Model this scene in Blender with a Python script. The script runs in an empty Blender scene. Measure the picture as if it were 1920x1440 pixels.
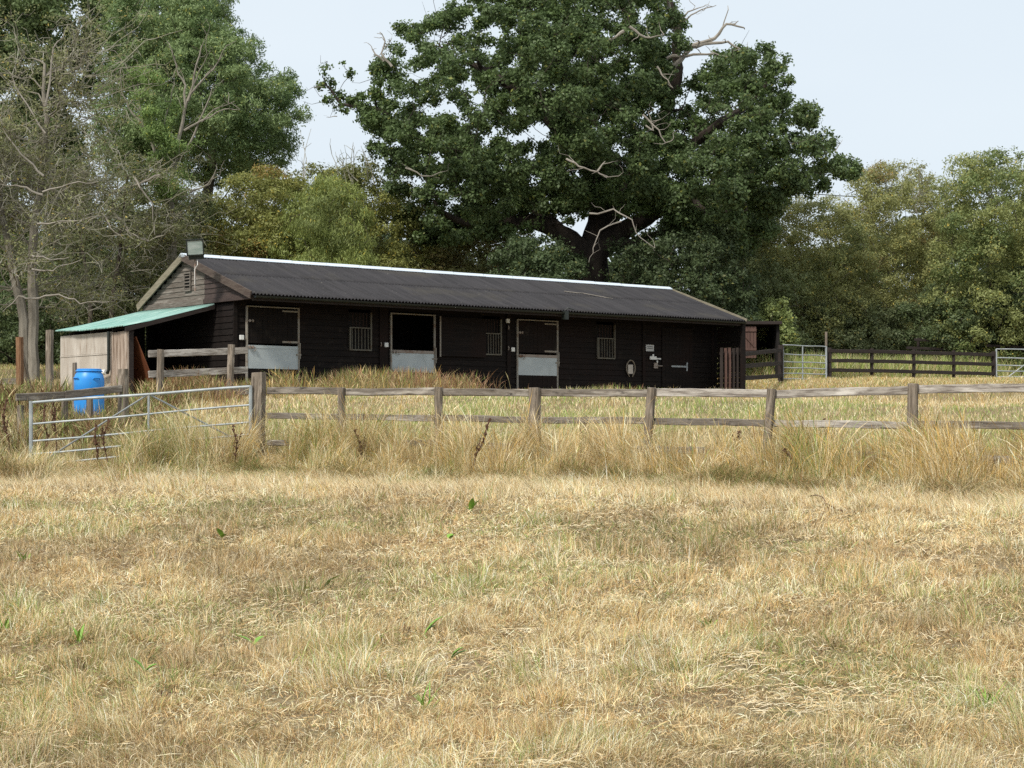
import bpy, bmesh, math, random
import numpy as np
from mathutils import Vector, Matrix
rng = np.random.default_rng(7); random.seed(7)
scene = bpy.context.scene; COL = scene.collection
R = math.radians
# ------------------------------------------------------------------ camera
F = 3400.0; HY = 805.0; EYE = 1.6
cam = bpy.data.cameras.new('camera'); cam_ob = bpy.data.objects.new('camera', cam); COL.objects.link(cam_ob)
cam.sensor_width = 36; cam.lens = 36 * F / 1920; cam.shift_y = (HY - 720) / 1920
cam.clip_start = 0.1; cam.clip_end = 2000
cam_ob.location = (0, 0, EYE); cam_ob.rotation_euler = (R(90), 0, 0)
scene.camera = cam_ob
# ------------------------------------------------------------------ sky and sun
SUN_EL, SUN_AZ = R(48), R(-149)          # azimuth measured clockwise from +Y
world = bpy.data.worlds.new("World"); scene.world = world; world.use_nodes = True
nt = world.node_tree; nt.nodes.clear()
out = nt.nodes.new('ShaderNodeOutputWorld'); bg = nt.nodes.new('ShaderNodeBackground')
sky = nt.nodes.new('ShaderNodeTexSky'); sky.sky_type = 'NISHITA'; sky.sun_disc = False
sky.sun_elevation = SUN_EL; sky.sun_rotation = SUN_AZ; sky.air_density = 1.0; sky.dust_density = 3.0; sky.ozone_density = 1.0
# thin even cloud veil over the clear sky
tc = nt.nodes.new('ShaderNodeTexCoord'); mp = nt.nodes.new('ShaderNodeMapping'); mp.inputs['Scale'].default_value = (1.5, 1.5, 5)
nz = nt.nodes.new('ShaderNodeTexNoise'); nz.inputs['Scale'].default_value = 1.3; nz.inputs['Detail'].default_value = 4
rmp = nt.nodes.new('ShaderNodeValToRGB')
rmp.color_ramp.elements[0].position = 0.3; rmp.color_ramp.elements[0].color = (6.9, 7.7, 8.35, 1)
rmp.color_ramp.elements[1].position = 0.75; rmp.color_ramp.elements[1].color = (7.6, 8.3, 8.8, 1)
mx = nt.nodes.new('ShaderNodeMixRGB'); mx.inputs[0].default_value = 0.86
nt.links.new(tc.outputs['Generated'], mp.inputs[0]); nt.links.new(mp.outputs[0], nz.inputs['Vector']); nt.links.new(nz.outputs[0], rmp.inputs[0])
nt.links.new(sky.outputs[0], mx.inputs[1]); nt.links.new(rmp.outputs[0], mx.inputs[2])
nt.links.new(mx.outputs[0], bg.inputs[0]); bg.inputs[1].default_value = 0.090
nt.links.new(bg.outputs[0], out.inputs[0])
sun = bpy.data.lights.new('sun', 'SUN'); sun.energy = 2.9; sun.angle = R(9); sun.color = (1.0, 0.95, 0.86)
sun_ob = bpy.data.objects.new('sun', sun); COL.objects.link(sun_ob)
sdir = Vector((math.sin(SUN_AZ) * math.cos(SUN_EL), math.cos(SUN_AZ) * math.cos(SUN_EL), math.sin(SUN_EL)))
sun_ob.rotation_euler = sdir.to_track_quat('Z', 'Y').to_euler()
scene.view_settings.view_transform = 'Standard'; scene.view_settings.look = 'None'
scene.view_settings.exposure = 0.4; scene.view_settings.gamma = 1
scene.cycles.max_bounces = 6; scene.cycles.transparent_max_bounces = 6
scene.cycles.use_denoising = False

# ------------------------------------------------------------------ placement helpers
def at(px, py, Y):                      # a point of the photograph taken at depth Y
    return Vector(((px - 960) / F * Y, Y, EYE + (HY - py) / F * Y))
def gx(px, Y): return (px - 960) / F * Y
def sm(t): t = np.clip(t, 0, 1); return t * t * (3 - 2 * t)
_g = rng.random((64, 64))
def vnoise(x, y, s=1.0, o=0.0):
    x = np.asarray(x, float) / s + o * 17.3 + 1000; y = np.asarray(y, float) / s + o * 9.1 + 1000
    xi = np.floor(x).astype(int); yi = np.floor(y).astype(int); fx = sm(x - xi); fy = sm(y - yi)
    a = _g[xi % 64, yi % 64]; b = _g[(xi + 1) % 64, yi % 64]; c = _g[xi % 64, (yi + 1) % 64]; d = _g[(xi + 1) % 64, (yi + 1) % 64]
    return (a * (1 - fx) + b * fx) * (1 - fy) + (c * (1 - fx) + d * fx) * fy
def fbm(x, y, s=1.0, o=0.0, n=4):
    t = 0; w = 0
    for i in range(n): t = t + vnoise(x, y, s / 2 ** i, o + i) * 0.6 ** i; w += 0.6 ** i
    return t / w
KS = 0.639
def sval(x, y): return np.asarray(y, float) + KS * np.maximum(np.asarray(x, float) + 4.33, 0)
def ys(s, x): return s - KS * np.maximum(x + 4.33, 0)
U2 = np.array([4130, 3400.]) / math.hypot(4130, 3400); V2 = np.array([-U2[1], U2[0]])
CORNER = np.array([(438 - 960) / F * 42, 42.0]); BASE = 2.35
def ground(x, y):
    x = np.asarray(x, float); y = np.asarray(y, float); s = sval(x, y)
    near = np.interp(s, [-60, 8, 20, 29, 31, 34, 40.5, 44, 400], [-.1, 0, .42, .85, 1.05, 1.4, 2.28, 2.35, 2.6])
    near = near - .27 * sm((x - 2) / 6) * sm((s - 33) / 6)
    ex = 1.12 * sm((x - 3.0) / 4.0) * sm((y - 52) / 8) + 1.1 * sm((-x - 8.0) / 4) * sm((y - 43) / 12)
    ex = ex + .5 * sm((y - 62) / 20)
    dx = x - CORNER[0]; dy = y - CORNER[1]; a = dx * U2[0] + dy * U2[1]; b = dx * V2[0] + dy * V2[1]
    d = np.maximum(np.maximum(-2.2 - a, a - 16.0), np.maximum(-1.2 - b, b - 4.6))
    k = sm(1 - d / 1.3)
    h = near + ex + (fbm(x, y, 3.5, 3) - .5) * .16 * sm(1.5 - np.abs(s - 31) / 40) + (vnoise(x, y, .5, 8) - .5) * .03
    return h * (1 - k) + np.minimum(h, BASE - .02) * k
def gz(x, y): return float(ground(x, y))

# ------------------------------------------------------------------ object helpers
def tag(o, label=None, cat=None, group=None, kind=None):
    if label: o['label'] = label
    if cat: o['category'] = cat
    if group: o['group'] = group
    if kind: o['kind'] = kind
    return o
def thing(name, label, cat, loc=(0, 0, 0), rz=0, group=None):
    o = bpy.data.objects.new(name, None); COL.objects.link(o); o.location = loc; o.rotation_euler = (0, 0, rz)
    o.empty_display_size = .3
    return tag(o, label, cat, group)
def link(name, me, mat=None, parent=None, loc=None, mats=None):
    o = bpy.data.objects.new(name, me); COL.objects.link(o)
    for m in (mats or ([mat] if mat else [])): me.materials.append(m)
    if parent is not None: o.parent = parent
    if loc is not None: o.location = loc
    return o
def fast_mesh(name, verts, loops, totals, col=None, smooth=False):
    me = bpy.data.meshes.new(name); verts = np.asarray(verts, np.float32).reshape(-1, 3)
    me.vertices.add(len(verts)); me.vertices.foreach_set('co', verts.ravel())
    loops = np.asarray(loops, np.int32).ravel(); totals = np.asarray(totals, np.int32).ravel()
    me.loops.add(len(loops)); me.loops.foreach_set('vertex_index', loops)
    me.polygons.add(len(totals)); st = np.zeros(len(totals), np.int32); st[1:] = np.cumsum(totals)[:-1]
    me.polygons.foreach_set('loop_start', st)
    if smooth: me.polygons.foreach_set('use_smooth', np.ones(len(totals), bool))
    me.update(calc_edges=True)
    if col is not None:
        a = me.color_attributes.new('Col', 'FLOAT_COLOR', 'POINT')
        c = np.ones((len(verts), 4), np.float32); c[:, :3] = col; a.data.foreach_set('color', c.ravel())
    return me
class MB:
    """collects solid shapes into one mesh"""
    def __init__(s): s.v = []; s.f = []
    def add(s, vs, fs):
        n = len(s.v); s.v += [tuple(p) for p in vs]; s.f += [tuple(i + n for i in f) for f in fs]; return s
    def box(s, a0, a1, b0, b1, c0, c1, M=None):
        vs = [Vector((x, y, z)) for z in (c0, c1) for x, y in ((a0, b0), (a1, b0), (a1, b1), (a0, b1))]
        if M is not None: vs = [M @ p for p in vs]
        return s.add(vs, [(3, 2, 1, 0), (4, 5, 6, 7), (0, 1, 5, 4), (1, 2, 6, 5), (2, 3, 7, 6), (3, 0, 4, 7)])
    def prism(s, poly, z0, z1, M=None):
        n = len(poly); vs = [Vector((x, y, z0)) for x, y in poly] + [Vector((x, y, z1)) for x, y in poly]
        if M is not None: vs = [M @ p for p in vs]
        return s.add(vs, [tuple(range(n))[::-1], tuple(range(n, 2 * n))] + [(i, (i + 1) % n, n + (i + 1) % n, n + i) for i in range(n)])
    def tube(s, pts, rad, n=8, cap=True):
        pts = [Vector(p) for p in pts]; rad = rad if hasattr(rad, '__len__') else [rad] * len(pts)
        vs = []; prev = None
        for i, p in enumerate(pts):
            t = (pts[min(i + 1, len(pts) - 1)] - pts[max(i - 1, 0)]).normalized()
            if prev is None:
                prev = t.orthogonal().normalized()
            prev = (prev - t * prev.dot(t)).normalized() if (prev - t * prev.dot(t)).length > 1e-4 else t.orthogonal().normalized()
            q = t.cross(prev)
            for k in range(n):
                a = 2 * math.pi * k / n; vs.append(p + (prev * math.cos(a) + q * math.sin(a)) * rad[i])
        fs = [(i * n + k, i * n + (k + 1) % n, (i + 1) * n + (k + 1) % n, (i + 1) * n + k) for i in range(len(pts) - 1) for k in range(n)]
        if cap: fs += [tuple(range(n))[::-1], tuple(range((len(pts) - 1) * n, len(pts) * n))]
        return s.add(vs, fs)
    def build(s, name, mat, parent=None, loc=None, smooth=False, bevel=0):
        me = bpy.data.meshes.new(name); me.from_pydata(s.v, [], s.f); me.update()
        if smooth:
            me.polygons.foreach_set('use_smooth', [True] * len(me.polygons)); me.set_sharp_from_angle(angle=R(40))
        o = link(name, me, mat, parent, loc)
        if bevel:
            b = o.modifiers.new('bevel', 'BEVEL'); b.width = bevel; b.segments = 1; b.limit_method = 'ANGLE'
        return o
def beam(name, p0, p1, w, h, mat, parent, rough=.004, seg=None, up=Vector((0, 0, 1)), taper=1.0, split=0):
    """a sawn timber from p0 to p1 (world), built along its own x axis so that its grain runs with it"""
    p0 = Vector(p0); p1 = Vector(p1); d = p1 - p0; L = d.length; x = d.normalized()
    if abs(x.dot(up)) > .95: up = Vector((0, 1, 0)).lerp(Vector((1, 0, 0)), .35).normalized()
    z = (up - x * up.dot(x)).normalized(); y = z.cross(x)
    seg = seg or max(3, int(L / .18)); vs = []
    bow = random.uniform(-1, 1) * rough * 3
    for i in range(seg + 1):
        t = i / seg; k = 1 + (taper - 1) * t
        oy = math.sin(t * math.pi) * bow; oz = math.sin(t * 5 + bow * 900) * rough
        c = .18 * min(w, h)
        for (sy, sz) in ((-1, -1), (1, -1), (1, 1), (-1, 1)):
            for (ey, ez) in ((0, 1), (1, 0)) if sy * sz > 0 else ((1, 0), (0, 1)):
                yy = sy * (w / 2 - c * ey) * k; zz = sz * (h / 2 - c * ez) * k
                vs.append((t * L + (random.uniform(-1, 1) * rough * 2 if i in (0, seg) else 0), yy + oy + random.uniform(-1, 1) * rough, zz + oz + random.uniform(-1, 1) * rough))
    n = 8; fs = [(i * n + k, i * n + (k + 1) % n, (i + 1) * n + (k + 1) % n, (i + 1) * n + k) for i in range(seg) for k in range(n)]
    fs += [tuple(range(n))[::-1], tuple(range(seg * n, seg * n + n))]
    me = bpy.data.meshes.new(name); me.from_pydata(vs, [], fs); me.update()
    o = link(name, me, mat, parent)
    M = Matrix(((x[0], y[0], z[0], p0[0]), (x[1], y[1], z[1], p0[1]), (x[2], y[2], z[2], p0[2]), (0, 0, 0, 1)))
    if parent is not None: M = Matrix.LocRotScale(parent.location, parent.rotation_euler, None).inverted() @ M
    o.matrix_local = M if parent is None else M
    return o

# ------------------------------------------------------------------ materials
def mat(name, base, rough=.85, metal=0, spec=.3, noise=None, bump=0, build=None):
    """noise = list of (scale xyz, detail, lo, hi, colour): layers mixed over the base colour"""
    m = bpy.data.materials.new(name); m.use_nodes = True; t = m.node_tree; b = t.nodes['Principled BSDF']
    b.inputs['Base Color'].default_value = (*base, 1); b.inputs['Roughness'].default_value = rough
    b.inputs['Metallic'].default_value = metal; b.inputs['Specular IOR Level'].default_value = spec
    c = t.nodes.new('ShaderNodeTexCoord'); last = None; first = None
    oi = t.nodes.new('ShaderNodeObjectInfo'); vm = t.nodes.new('ShaderNodeVectorMath'); vm.operation = 'MULTIPLY_ADD'
    cmb = t.nodes.new('ShaderNodeCombineXYZ'); t.links.new(oi.outputs['Random'], cmb.inputs[0]); t.links.new(oi.outputs['Random'], cmb.inputs[1])
    vm.inputs[1].default_value = (1, 1, 1)
    sc_ = t.nodes.new('ShaderNodeVectorMath'); sc_.operation = 'SCALE'; sc_.inputs['Scale'].default_value = 37.0
    t.links.new(cmb.outputs[0], sc_.inputs[0]); t.links.new(c.outputs['Object'], vm.inputs[0]); t.links.new(sc_.outputs[0], vm.inputs[2])
    for (s3, det, lo, hi, colr) in (noise or []):
        mpn = t.nodes.new('ShaderNodeMapping'); mpn.inputs['Scale'].default_value = s3
        n = t.nodes.new('ShaderNodeTexNoise'); n.inputs['Scale'].default_value = 1; n.inputs['Detail'].default_value = det; n.inputs['Roughness'].default_value = .65
        mr = t.nodes.new('ShaderNodeMapRange'); mr.inputs['From Min'].default_value = lo; mr.inputs['From Max'].default_value = hi
        t.links.new(vm.outputs[0], mpn.inputs[0]); t.links.new(mpn.outputs[0], n.inputs['Vector']); t.links.new(n.outputs[0], mr.inputs[0])
        mi = t.nodes.new('ShaderNodeMixRGB'); t.links.new(mr.outputs[0], mi.inputs[0]); mi.inputs[2].default_value = (*colr, 1)
        if last is None: mi.inputs[1].default_value = (*base, 1); first = n
        else: t.links.new(last.outputs[0], mi.inputs[1])
        last = mi
    if last: t.links.new(last.outputs[0], b.inputs['Base Color'])
    if bump and first:
        bp = t.nodes.new('ShaderNodeBump'); bp.inputs['Strength'].default_value = bump; bp.inputs['Distance'].default_value = .01
        t.links.new(first.outputs[0], bp.inputs['Height']); t.links.new(bp.outputs[0], b.inputs['Normal'])
    return m
def leafmat(name, trans=.3, rough=.6, spec=.25):
    m = bpy.data.materials.new(name); m.use_nodes = True; t = m.node_tree; b = t.nodes['Principled BSDF']; o = t.nodes['Material Output']
    a = t.nodes.new('ShaderNodeAttribute'); a.attribute_name = 'Col'
    b.inputs['Roughness'].default_value = rough; b.inputs['Specular IOR Level'].default_value = spec
    tr = t.nodes.new('ShaderNodeBsdfTranslucent'); mi = t.nodes.new('ShaderNodeMixShader'); mi.inputs[0].default_value = trans
    t.links.new(a.outputs['Color'], b.inputs['Base Color']); t.links.new(a.outputs['Color'], tr.inputs['Color'])
    t.links.new(b.outputs[0], mi.inputs[1]); t.links.new(tr.outputs[0], mi.inputs[2]); t.links.new(mi.outputs[0], o.inputs['Surface'])
    return m
LEAF = leafmat('leaf', .38, .5, .3); GRASS = leafmat('grass_blade', .22, .7, .15)
WOOD = mat('weathered_rail', (.19, .165, .14), .9, noise=[((3, 40, 40), 5, .42, .62, (.11, .09, .07)), ((1.2, 9, 9), 4, .52, .66, (.40, .36, .31)), ((5, 14, 14), 4, .58, .70, (.05, .043, .037))], bump=.5)
WOOD_PALE = mat('pale_rail', (.36, .325, .285), .9, noise=[((3, 40, 40), 5, .43, .6, (.15, .125, .105)), ((1.5, 8, 8), 4, .5, .66, (.56, .52, .47))], bump=.4)
POST = mat('weathered_post', (.23, .19, .15), .92, noise=[((2.5, 34, 34), 5, .42, .62, (.1, .08, .06)), ((2, 7, 7), 4, .52, .68, (.38, .32, .26)), ((6, 16, 16), 4, .62, .72, (.05, .042, .035))], bump=.6)
POST_RED = mat('reddish_post', (.16, .075, .035), .9, noise=[((2.5, 34, 34), 5, .42, .65, (.28, .17, .10))], bump=.5)
DARKWOOD = mat('dark_stained_wood', (.028, .02, .017), .8, noise=[((2, 30, 30), 4, .5, .75, (.05, .04, .035))], bump=.4)
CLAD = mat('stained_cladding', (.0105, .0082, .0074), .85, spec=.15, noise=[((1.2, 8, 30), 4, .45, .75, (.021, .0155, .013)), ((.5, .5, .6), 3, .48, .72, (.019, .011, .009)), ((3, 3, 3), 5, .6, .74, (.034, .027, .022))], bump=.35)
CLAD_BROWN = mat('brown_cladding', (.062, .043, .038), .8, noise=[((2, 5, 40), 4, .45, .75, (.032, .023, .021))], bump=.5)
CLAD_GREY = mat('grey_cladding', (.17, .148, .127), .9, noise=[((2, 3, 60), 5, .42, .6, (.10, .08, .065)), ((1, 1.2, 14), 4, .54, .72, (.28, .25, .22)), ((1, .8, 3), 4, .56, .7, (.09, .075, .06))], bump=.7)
BARGE = mat('bargeboard', (.07, .05, .042), .9, noise=[((3, 3, 30), 4, .42, .75, (.13, .105, .085))], bump=.4)
BARGE_PALE = mat('pale_bargeboard', (.25, .22, .16), .9, noise=[((3, 3, 30), 4, .4, .7, (.15, .13, .09))], bump=.4)
ROOF = mat('bitumen_corrugated_sheet', (.027, .0255, .028), .85, spec=.3, noise=[((5, .25, .25), 4, .42, .66, (.046, .043, .046)), ((.35, 14, 2), 5, .46, .7, (.040, .0375, .040)), ((18, .8, .8), 3, .55, .75, (.022, .02, .02)), ((.7, .7, .7), 5, .55, .75, (.055, .050, .042)), ((9, 9, 9), 3, .68, .76, (.12, .115, .10))], bump=.15)
RIDGE = mat('ridge_cap', (.60, .66, .72), .55, noise=[((.6, 6, 6), 4, .5, .8, (.5, .56, .6))])
GREEN_ROOF = mat('green_tin_sheet', (.28, .43, .385), .5, spec=.4, noise=[((.35, 8, 1), 5, .42, .66, (.14, .33, .28)), ((.8, 14, 3), 5, .55, .70, (.55, .70, .63)), ((12, 12, 12), 3, .68, .76, (.3, .18, .1))])
GALV = mat('galvanised_plate', (.40, .44, .45), .55, metal=.3, noise=[((1.2, 1, 1.8), 3, .4, .68, (.48, .52, .52)), ((5, 5, 1.2), 3, .58, .78, (.36, .39, .38))])
RUSTY = mat('rusted_strip', (.30, .255, .22), .8, noise=[((4, 4, 4), 4, .5, .7, (.17, .085, .05))])
STEEL = mat('galvanised_tube', (.34, .37, .38), .55, metal=.4, noise=[((3, 3, 3), 4, .45, .7, (.53, .55, .55)), ((9, 9, 9), 3, .62, .75, (.24, .22, .19))])
EDGE = mat('pale_edge_strip', (.29, .265, .225), .7, noise=[((3, 3, 5), 4, .5, .7, (.2, .14, .1))])
WHITE = mat('white_plastic', (.75, .75, .72), .5, noise=[((5, 5, 5), 3, .5, .8, (.55, .54, .5))])
BLACK = mat('black_plastic', (.02, .025, .022), .4, noise=[((5, 5, 5), 3, .5, .8, (.035, .04, .035))])
BLUE = mat('blue_barrel_plastic', (.02, .25, .70), .42, spec=.5, noise=[((3, 3, 3), 4, .5, .75, (.04, .31, .72)), ((2.5, 2.5, 5), 5, .58, .74, (.16, .38, .64)), ((9, 9, 4), 4, .64, .74, (.10, .20, .33))])
PLY = mat('weathered_plywood', (.42, .37, .315), .9, noise=[((1.5, 2, 1.1), 5, .42, .66, (.55, .50, .44)), ((5, 9, 1.2), 5, .56, .74, (.25, .18, .13)), ((8, 8, 30), 4, .62, .76, (.18, .13, .1))], bump=.3)
BOARDS = mat('weathered_upright_boards', (.38, .30, .24), .9, noise=[((9, 26, 1.4), 5, .45, .62, (.17, .115, .08)), ((5, 9, 1), 4, .5, .7, (.5, .42, .35))], bump=.6)
RUSTBOARD = mat('red_brown_board', (.17, .055, .02), .8, noise=[((2, 2, 2), 4, .45, .7, (.11, .035, .015))])
GLASSY = mat('lamp_glass', (.30, .37, .34), .12, spec=.8, noise=[((2, 2, 9), 2, .45, .7, (.48, .53, .5))])
BARK = mat('bark', (.085, .068, .052), .95, noise=[((4, 4, 1.2), 5, .42, .66, (.035, .028, .022)), ((2, 2, 2), 3, .55, .75, (.13, .115, .09))], bump=.8)
BARK_DARK = mat('oak_bark', (.05, .038, .03), .95, noise=[((5, 5, 1.5), 5, .42, .66, (.022, .017, .014))], bump=.8)
BARK_PALE = mat('grey_bark', (.25, .225, .185), .95, noise=[((6, 6, 2), 5, .45, .7, (.13, .115, .09))], bump=.6)
DEADWOOD = mat('dead_branch_wood', (.30, .27, .23), .95, noise=[((4, 4, 4), 4, .45, .7, (.17, .15, .125))])
TWIG = mat('twig_bark', (.26, .24, .19), .95, noise=[((1, 1, 1), 3, .45, .65, (.17, .17, .10)), ((.5, .5, .5), 3, .5, .7, (.38, .36, .31))])
REDDOOR = mat('faded_brown_door', (.105, .06, .048), .85, noise=[((10, 10, 1.5), 4, .45, .7, (.065, .036, .03))])
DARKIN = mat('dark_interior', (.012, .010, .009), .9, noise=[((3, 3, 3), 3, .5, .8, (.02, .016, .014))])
STALK = mat('dead_dock_stalk', (.085, .042, .026), .9, noise=[((4, 4, 4), 3, .5, .7, (.15, .085, .05))])
def soil():
    m = mat('dry_ground', (.21, .155, .09), 1.0, spec=.1, noise=[((.35, .35, .35), 5, .42, .62, (.16, .14, .065)), ((3, 3, 3), 5, .5, .7, (.27, .215, .13)), ((11, 11, 11), 4, .55, .7, (.09, .062, .04))], bump=.6)
    return m
SOIL = soil()

# ------------------------------------------------------------------ terrain
def make_ground():
    xs = np.concatenate([np.linspace(-400, -34, 16), np.arange(-32, 34, .4), np.linspace(36, 400, 16)])
    ys = np.concatenate([np.linspace(-60, 2, 16), np.arange(3, 66, .4), np.arange(67, 110, 2), np.linspace(115, 900, 20)])
    X, Y = np.meshgrid(xs, ys); Z = ground(X, Y)
    nx, ny = len(xs), len(ys); i = np.arange((ny - 1) * (nx - 1)); r = i // (nx - 1); c = i % (nx - 1); a = r * nx + c
    loops = np.stack([a, a + 1, a + nx + 1, a + nx], 1)
    me = fast_mesh('ground', np.stack([X, Y, Z], -1), loops, np.full(len(i), 4), smooth=True)
    tag(link('ground', me, SOIL), kind='structure')
make_ground()

# ------------------------------------------------------------------ stable block
ROT = math.atan2(U2[1], U2[0])
def W(a, b, z): p = CORNER + a * U2 + b * V2; return Vector((p[0], p[1], BASE + z))
st = thing('stable_block', 'long low dark stained timber stable block with black corrugated roof and pale ridge strip', 'stable', (CORNER[0], CORNER[1], BASE), ROT)
RV, RZ, EV, EZ, BV, BZ = 2.1, 3.42, -1.0, 2.33, 4.35, 2.33   # ridge, front eave, back eave (v, z)
LN = 16.05
openings = [(.31, 1.75, 0, 2.12), (4.43, 5.79, 0, 2.12), (8.48, 9.88, 0, 2.10), (3.2, 3.85, 1.2, 2.1), (7.35, 7.95, 1.2, 2.1), (11.3, 11.95, 1.2, 2.1)]
def boards(mb, ints, z0, z1, fr, axis, h=.145, face=1, rnd=.004):
    """horizontal lapped boards; ints(z)->list of (lo,hi); fr = plane position; axis 'a' runs along the block, 'b' across it"""
    z = z0
    while z < z1 - .02:
        zt = min(z + h, z1)
        for lo, hi in ints(z, zt):
            if hi - lo < .03: continue
            d0 = fr + face * (.026 + random.uniform(-1, 1) * rnd); d1 = fr + face * .008; bk = fr - face * .02
            l1 = lo if not isinstance(lo, tuple) else lo
            prof = [(bk, z), (d0, z), (d1, zt - .004), (bk, zt - .004)]
            vs = []
            for e in (lo, hi):
                for (d, zz) in prof: vs.append((e, d, zz) if axis == 'a' else (d, e, zz))
            mb.add(vs, [(0, 1, 2, 3), (7, 6, 5, 4), (0, 4, 5, 1), (1, 5, 6, 2), (2, 6, 7, 3), (3, 7, 4, 0)])
        z = zt
def front_ints(z, zt):
    cuts = sorted([(a0, a1) for a0, a1, b0, b1 in openings if b0 < zt - .03 and b1 > z + .03]); r = []; x = 0
    for a0, a1 in cuts: r.append((x, a0)); x = a1
    r.append((x, 16.0)); return r
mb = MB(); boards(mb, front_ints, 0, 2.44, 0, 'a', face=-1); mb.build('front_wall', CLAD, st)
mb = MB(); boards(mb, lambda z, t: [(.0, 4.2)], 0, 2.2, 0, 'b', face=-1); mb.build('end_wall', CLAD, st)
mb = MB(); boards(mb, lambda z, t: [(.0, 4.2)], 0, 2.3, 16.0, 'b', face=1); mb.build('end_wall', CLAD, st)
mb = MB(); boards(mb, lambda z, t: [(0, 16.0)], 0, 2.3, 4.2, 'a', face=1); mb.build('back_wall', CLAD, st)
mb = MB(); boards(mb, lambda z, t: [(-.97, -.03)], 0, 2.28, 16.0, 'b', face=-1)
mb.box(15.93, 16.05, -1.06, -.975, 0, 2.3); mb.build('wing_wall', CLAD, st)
def gab(z, lo, hi):
    f0 = EV + (z - EZ) / (RZ - EZ) * (RV - EV) + .1; f1 = BV - (z - BZ) / (RZ - BZ) * (BV - RV) - .1
    return max(f0, lo), min(f1, hi)
BND = 1.22
def gb(lo, hi):
    return lambda z, zt: [gab(zt - .02, lo, hi)]
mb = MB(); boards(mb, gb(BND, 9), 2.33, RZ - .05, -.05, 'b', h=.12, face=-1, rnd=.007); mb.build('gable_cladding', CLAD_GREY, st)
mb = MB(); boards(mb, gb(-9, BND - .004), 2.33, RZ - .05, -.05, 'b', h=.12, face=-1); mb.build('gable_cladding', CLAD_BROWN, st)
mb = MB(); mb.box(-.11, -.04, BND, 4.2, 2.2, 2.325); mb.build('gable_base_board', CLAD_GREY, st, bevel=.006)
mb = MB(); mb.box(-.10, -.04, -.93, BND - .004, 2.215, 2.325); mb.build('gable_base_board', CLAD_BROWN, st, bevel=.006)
mb = MB(); mb.add([(16.03, EV + .1, 2.31), (16.03, BV - .1, 2.31), (16.03, RV, RZ - .06), (15.98, EV + .1, 2.31), (15.98, BV - .1, 2.31), (15.98, RV, RZ - .06)],
                  [(0, 1, 2), (5, 4, 3), (0, 3, 4, 1), (1, 4, 5, 2), (2, 5, 3, 0)]); mb.build('far_gable', CLAD, st)
# roof sheets, real corrugations
def corrug(name, a0, a1, p0, p1, period, amp, mt, parent, rows=6, jit=.006, sag=0):
    """p0,p1 = (v,z) of the upper and lower edge"""
    n = int((a1 - a0) / period * 8); A = np.linspace(a0, a1, n + 1); d = np.array([p1[0] - p0[0], p1[1] - p0[1]]); L = np.hypot(*d)
    nv = np.array([-d[1], d[0]]) / L; nv = nv if nv[1] > 0 else -nv
    V = []
    for r in range(rows + 1):
        t = r / rows
        wv = np.cos(2 * math.pi * A / period) * amp + (fbm(A, A * 0 + t * 3, 1.6, 5) - .5) * jit * 2 - sag * math.sin(math.pi * t)
        e = (vnoise(A, A * 0, .95, 3) - .5) * .03 if r == rows else 0
        V.append(np.stack([A, p0[0] + d[0] * (t + e / L) + nv[0] * wv, p0[1] + d[1] * (t + e / L) + nv[1] * wv], 1))
    V = np.concatenate(V); m = n + 1; i = np.arange(rows * n); r = i // n; c = i % n; q = r * m + c
    me = fast_mesh(name, V, np.stack([q, q + m, q + m + 1, q + 1], 1), np.full(len(i), 4), smooth=True)
    o = link(name, me, mt, parent); s = o.modifiers.new('thick', 'SOLIDIFY'); s.thickness = .005; s.offset = -1
    return o
def lerp2(p, q, t): return (p[0] + (q[0] - p[0]) * t, p[1] + (q[1] - p[1]) * t)
rp, ep, bp_ = (RV, RZ), (EV - .06, EZ + .0), (BV, BZ)
mid = lerp2(rp, ep, .49)
corrug('roof_sheet', -.16, LN + .02, (rp[0], rp[1] + .014), (mid[0], mid[1] + .004), .097, .017, ROOF, st)
mid2 = lerp2(rp, ep, .46)
corrug('roof_sheet', -.15, LN + .02, (mid2[0], mid2[1] - .006), ep, .097, .021, ROOF, st)
corrug('roof_sheet', -.16, LN + .02, (rp[0], rp[1] + .01), bp_, .097, .017, ROOF, st)
mb = MB()   # ridge capping, in overlapping lengths
k = 0; a = -.2
while a < LN + .05:
    b2 = min(a + 1.05, LN + .06); h = .046 + random.uniform(-.002, .002); dd = random.uniform(-.002, .002)
    sl = (RZ - EZ) / (RV - EV); wd = .19
    vs = []
    for e, hh in ((a, h), (b2, h + .004)):
        vs += [(e, RV - wd, RZ - wd * sl + hh), (e, RV - .03, RZ + hh + .012 + dd), (e, RV + .03, RZ + hh + .012 + dd), (e, RV + wd * .85, RZ - wd * .5 + hh), (e, RV - wd, RZ - wd * sl + hh - .012), (e, RV + wd * .85, RZ - wd * .5 + hh - .012)]
    mb.add(vs, [(0, 1, 7, 6), (1, 2, 8, 7), (2, 3, 9, 8), (4, 0, 6, 10), (3, 5, 11, 9), (0, 4, 5, 3, 2, 1), (6, 7, 8, 9, 11, 10), (4, 10, 11, 5)])
    mb.box(b2 - .05, b2 - .03, RV - .13, RV - .11, RZ - .03 + h, RZ - .005 + h)
    a += 1.02
mb.build('ridge_cap', RIDGE, st)
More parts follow.
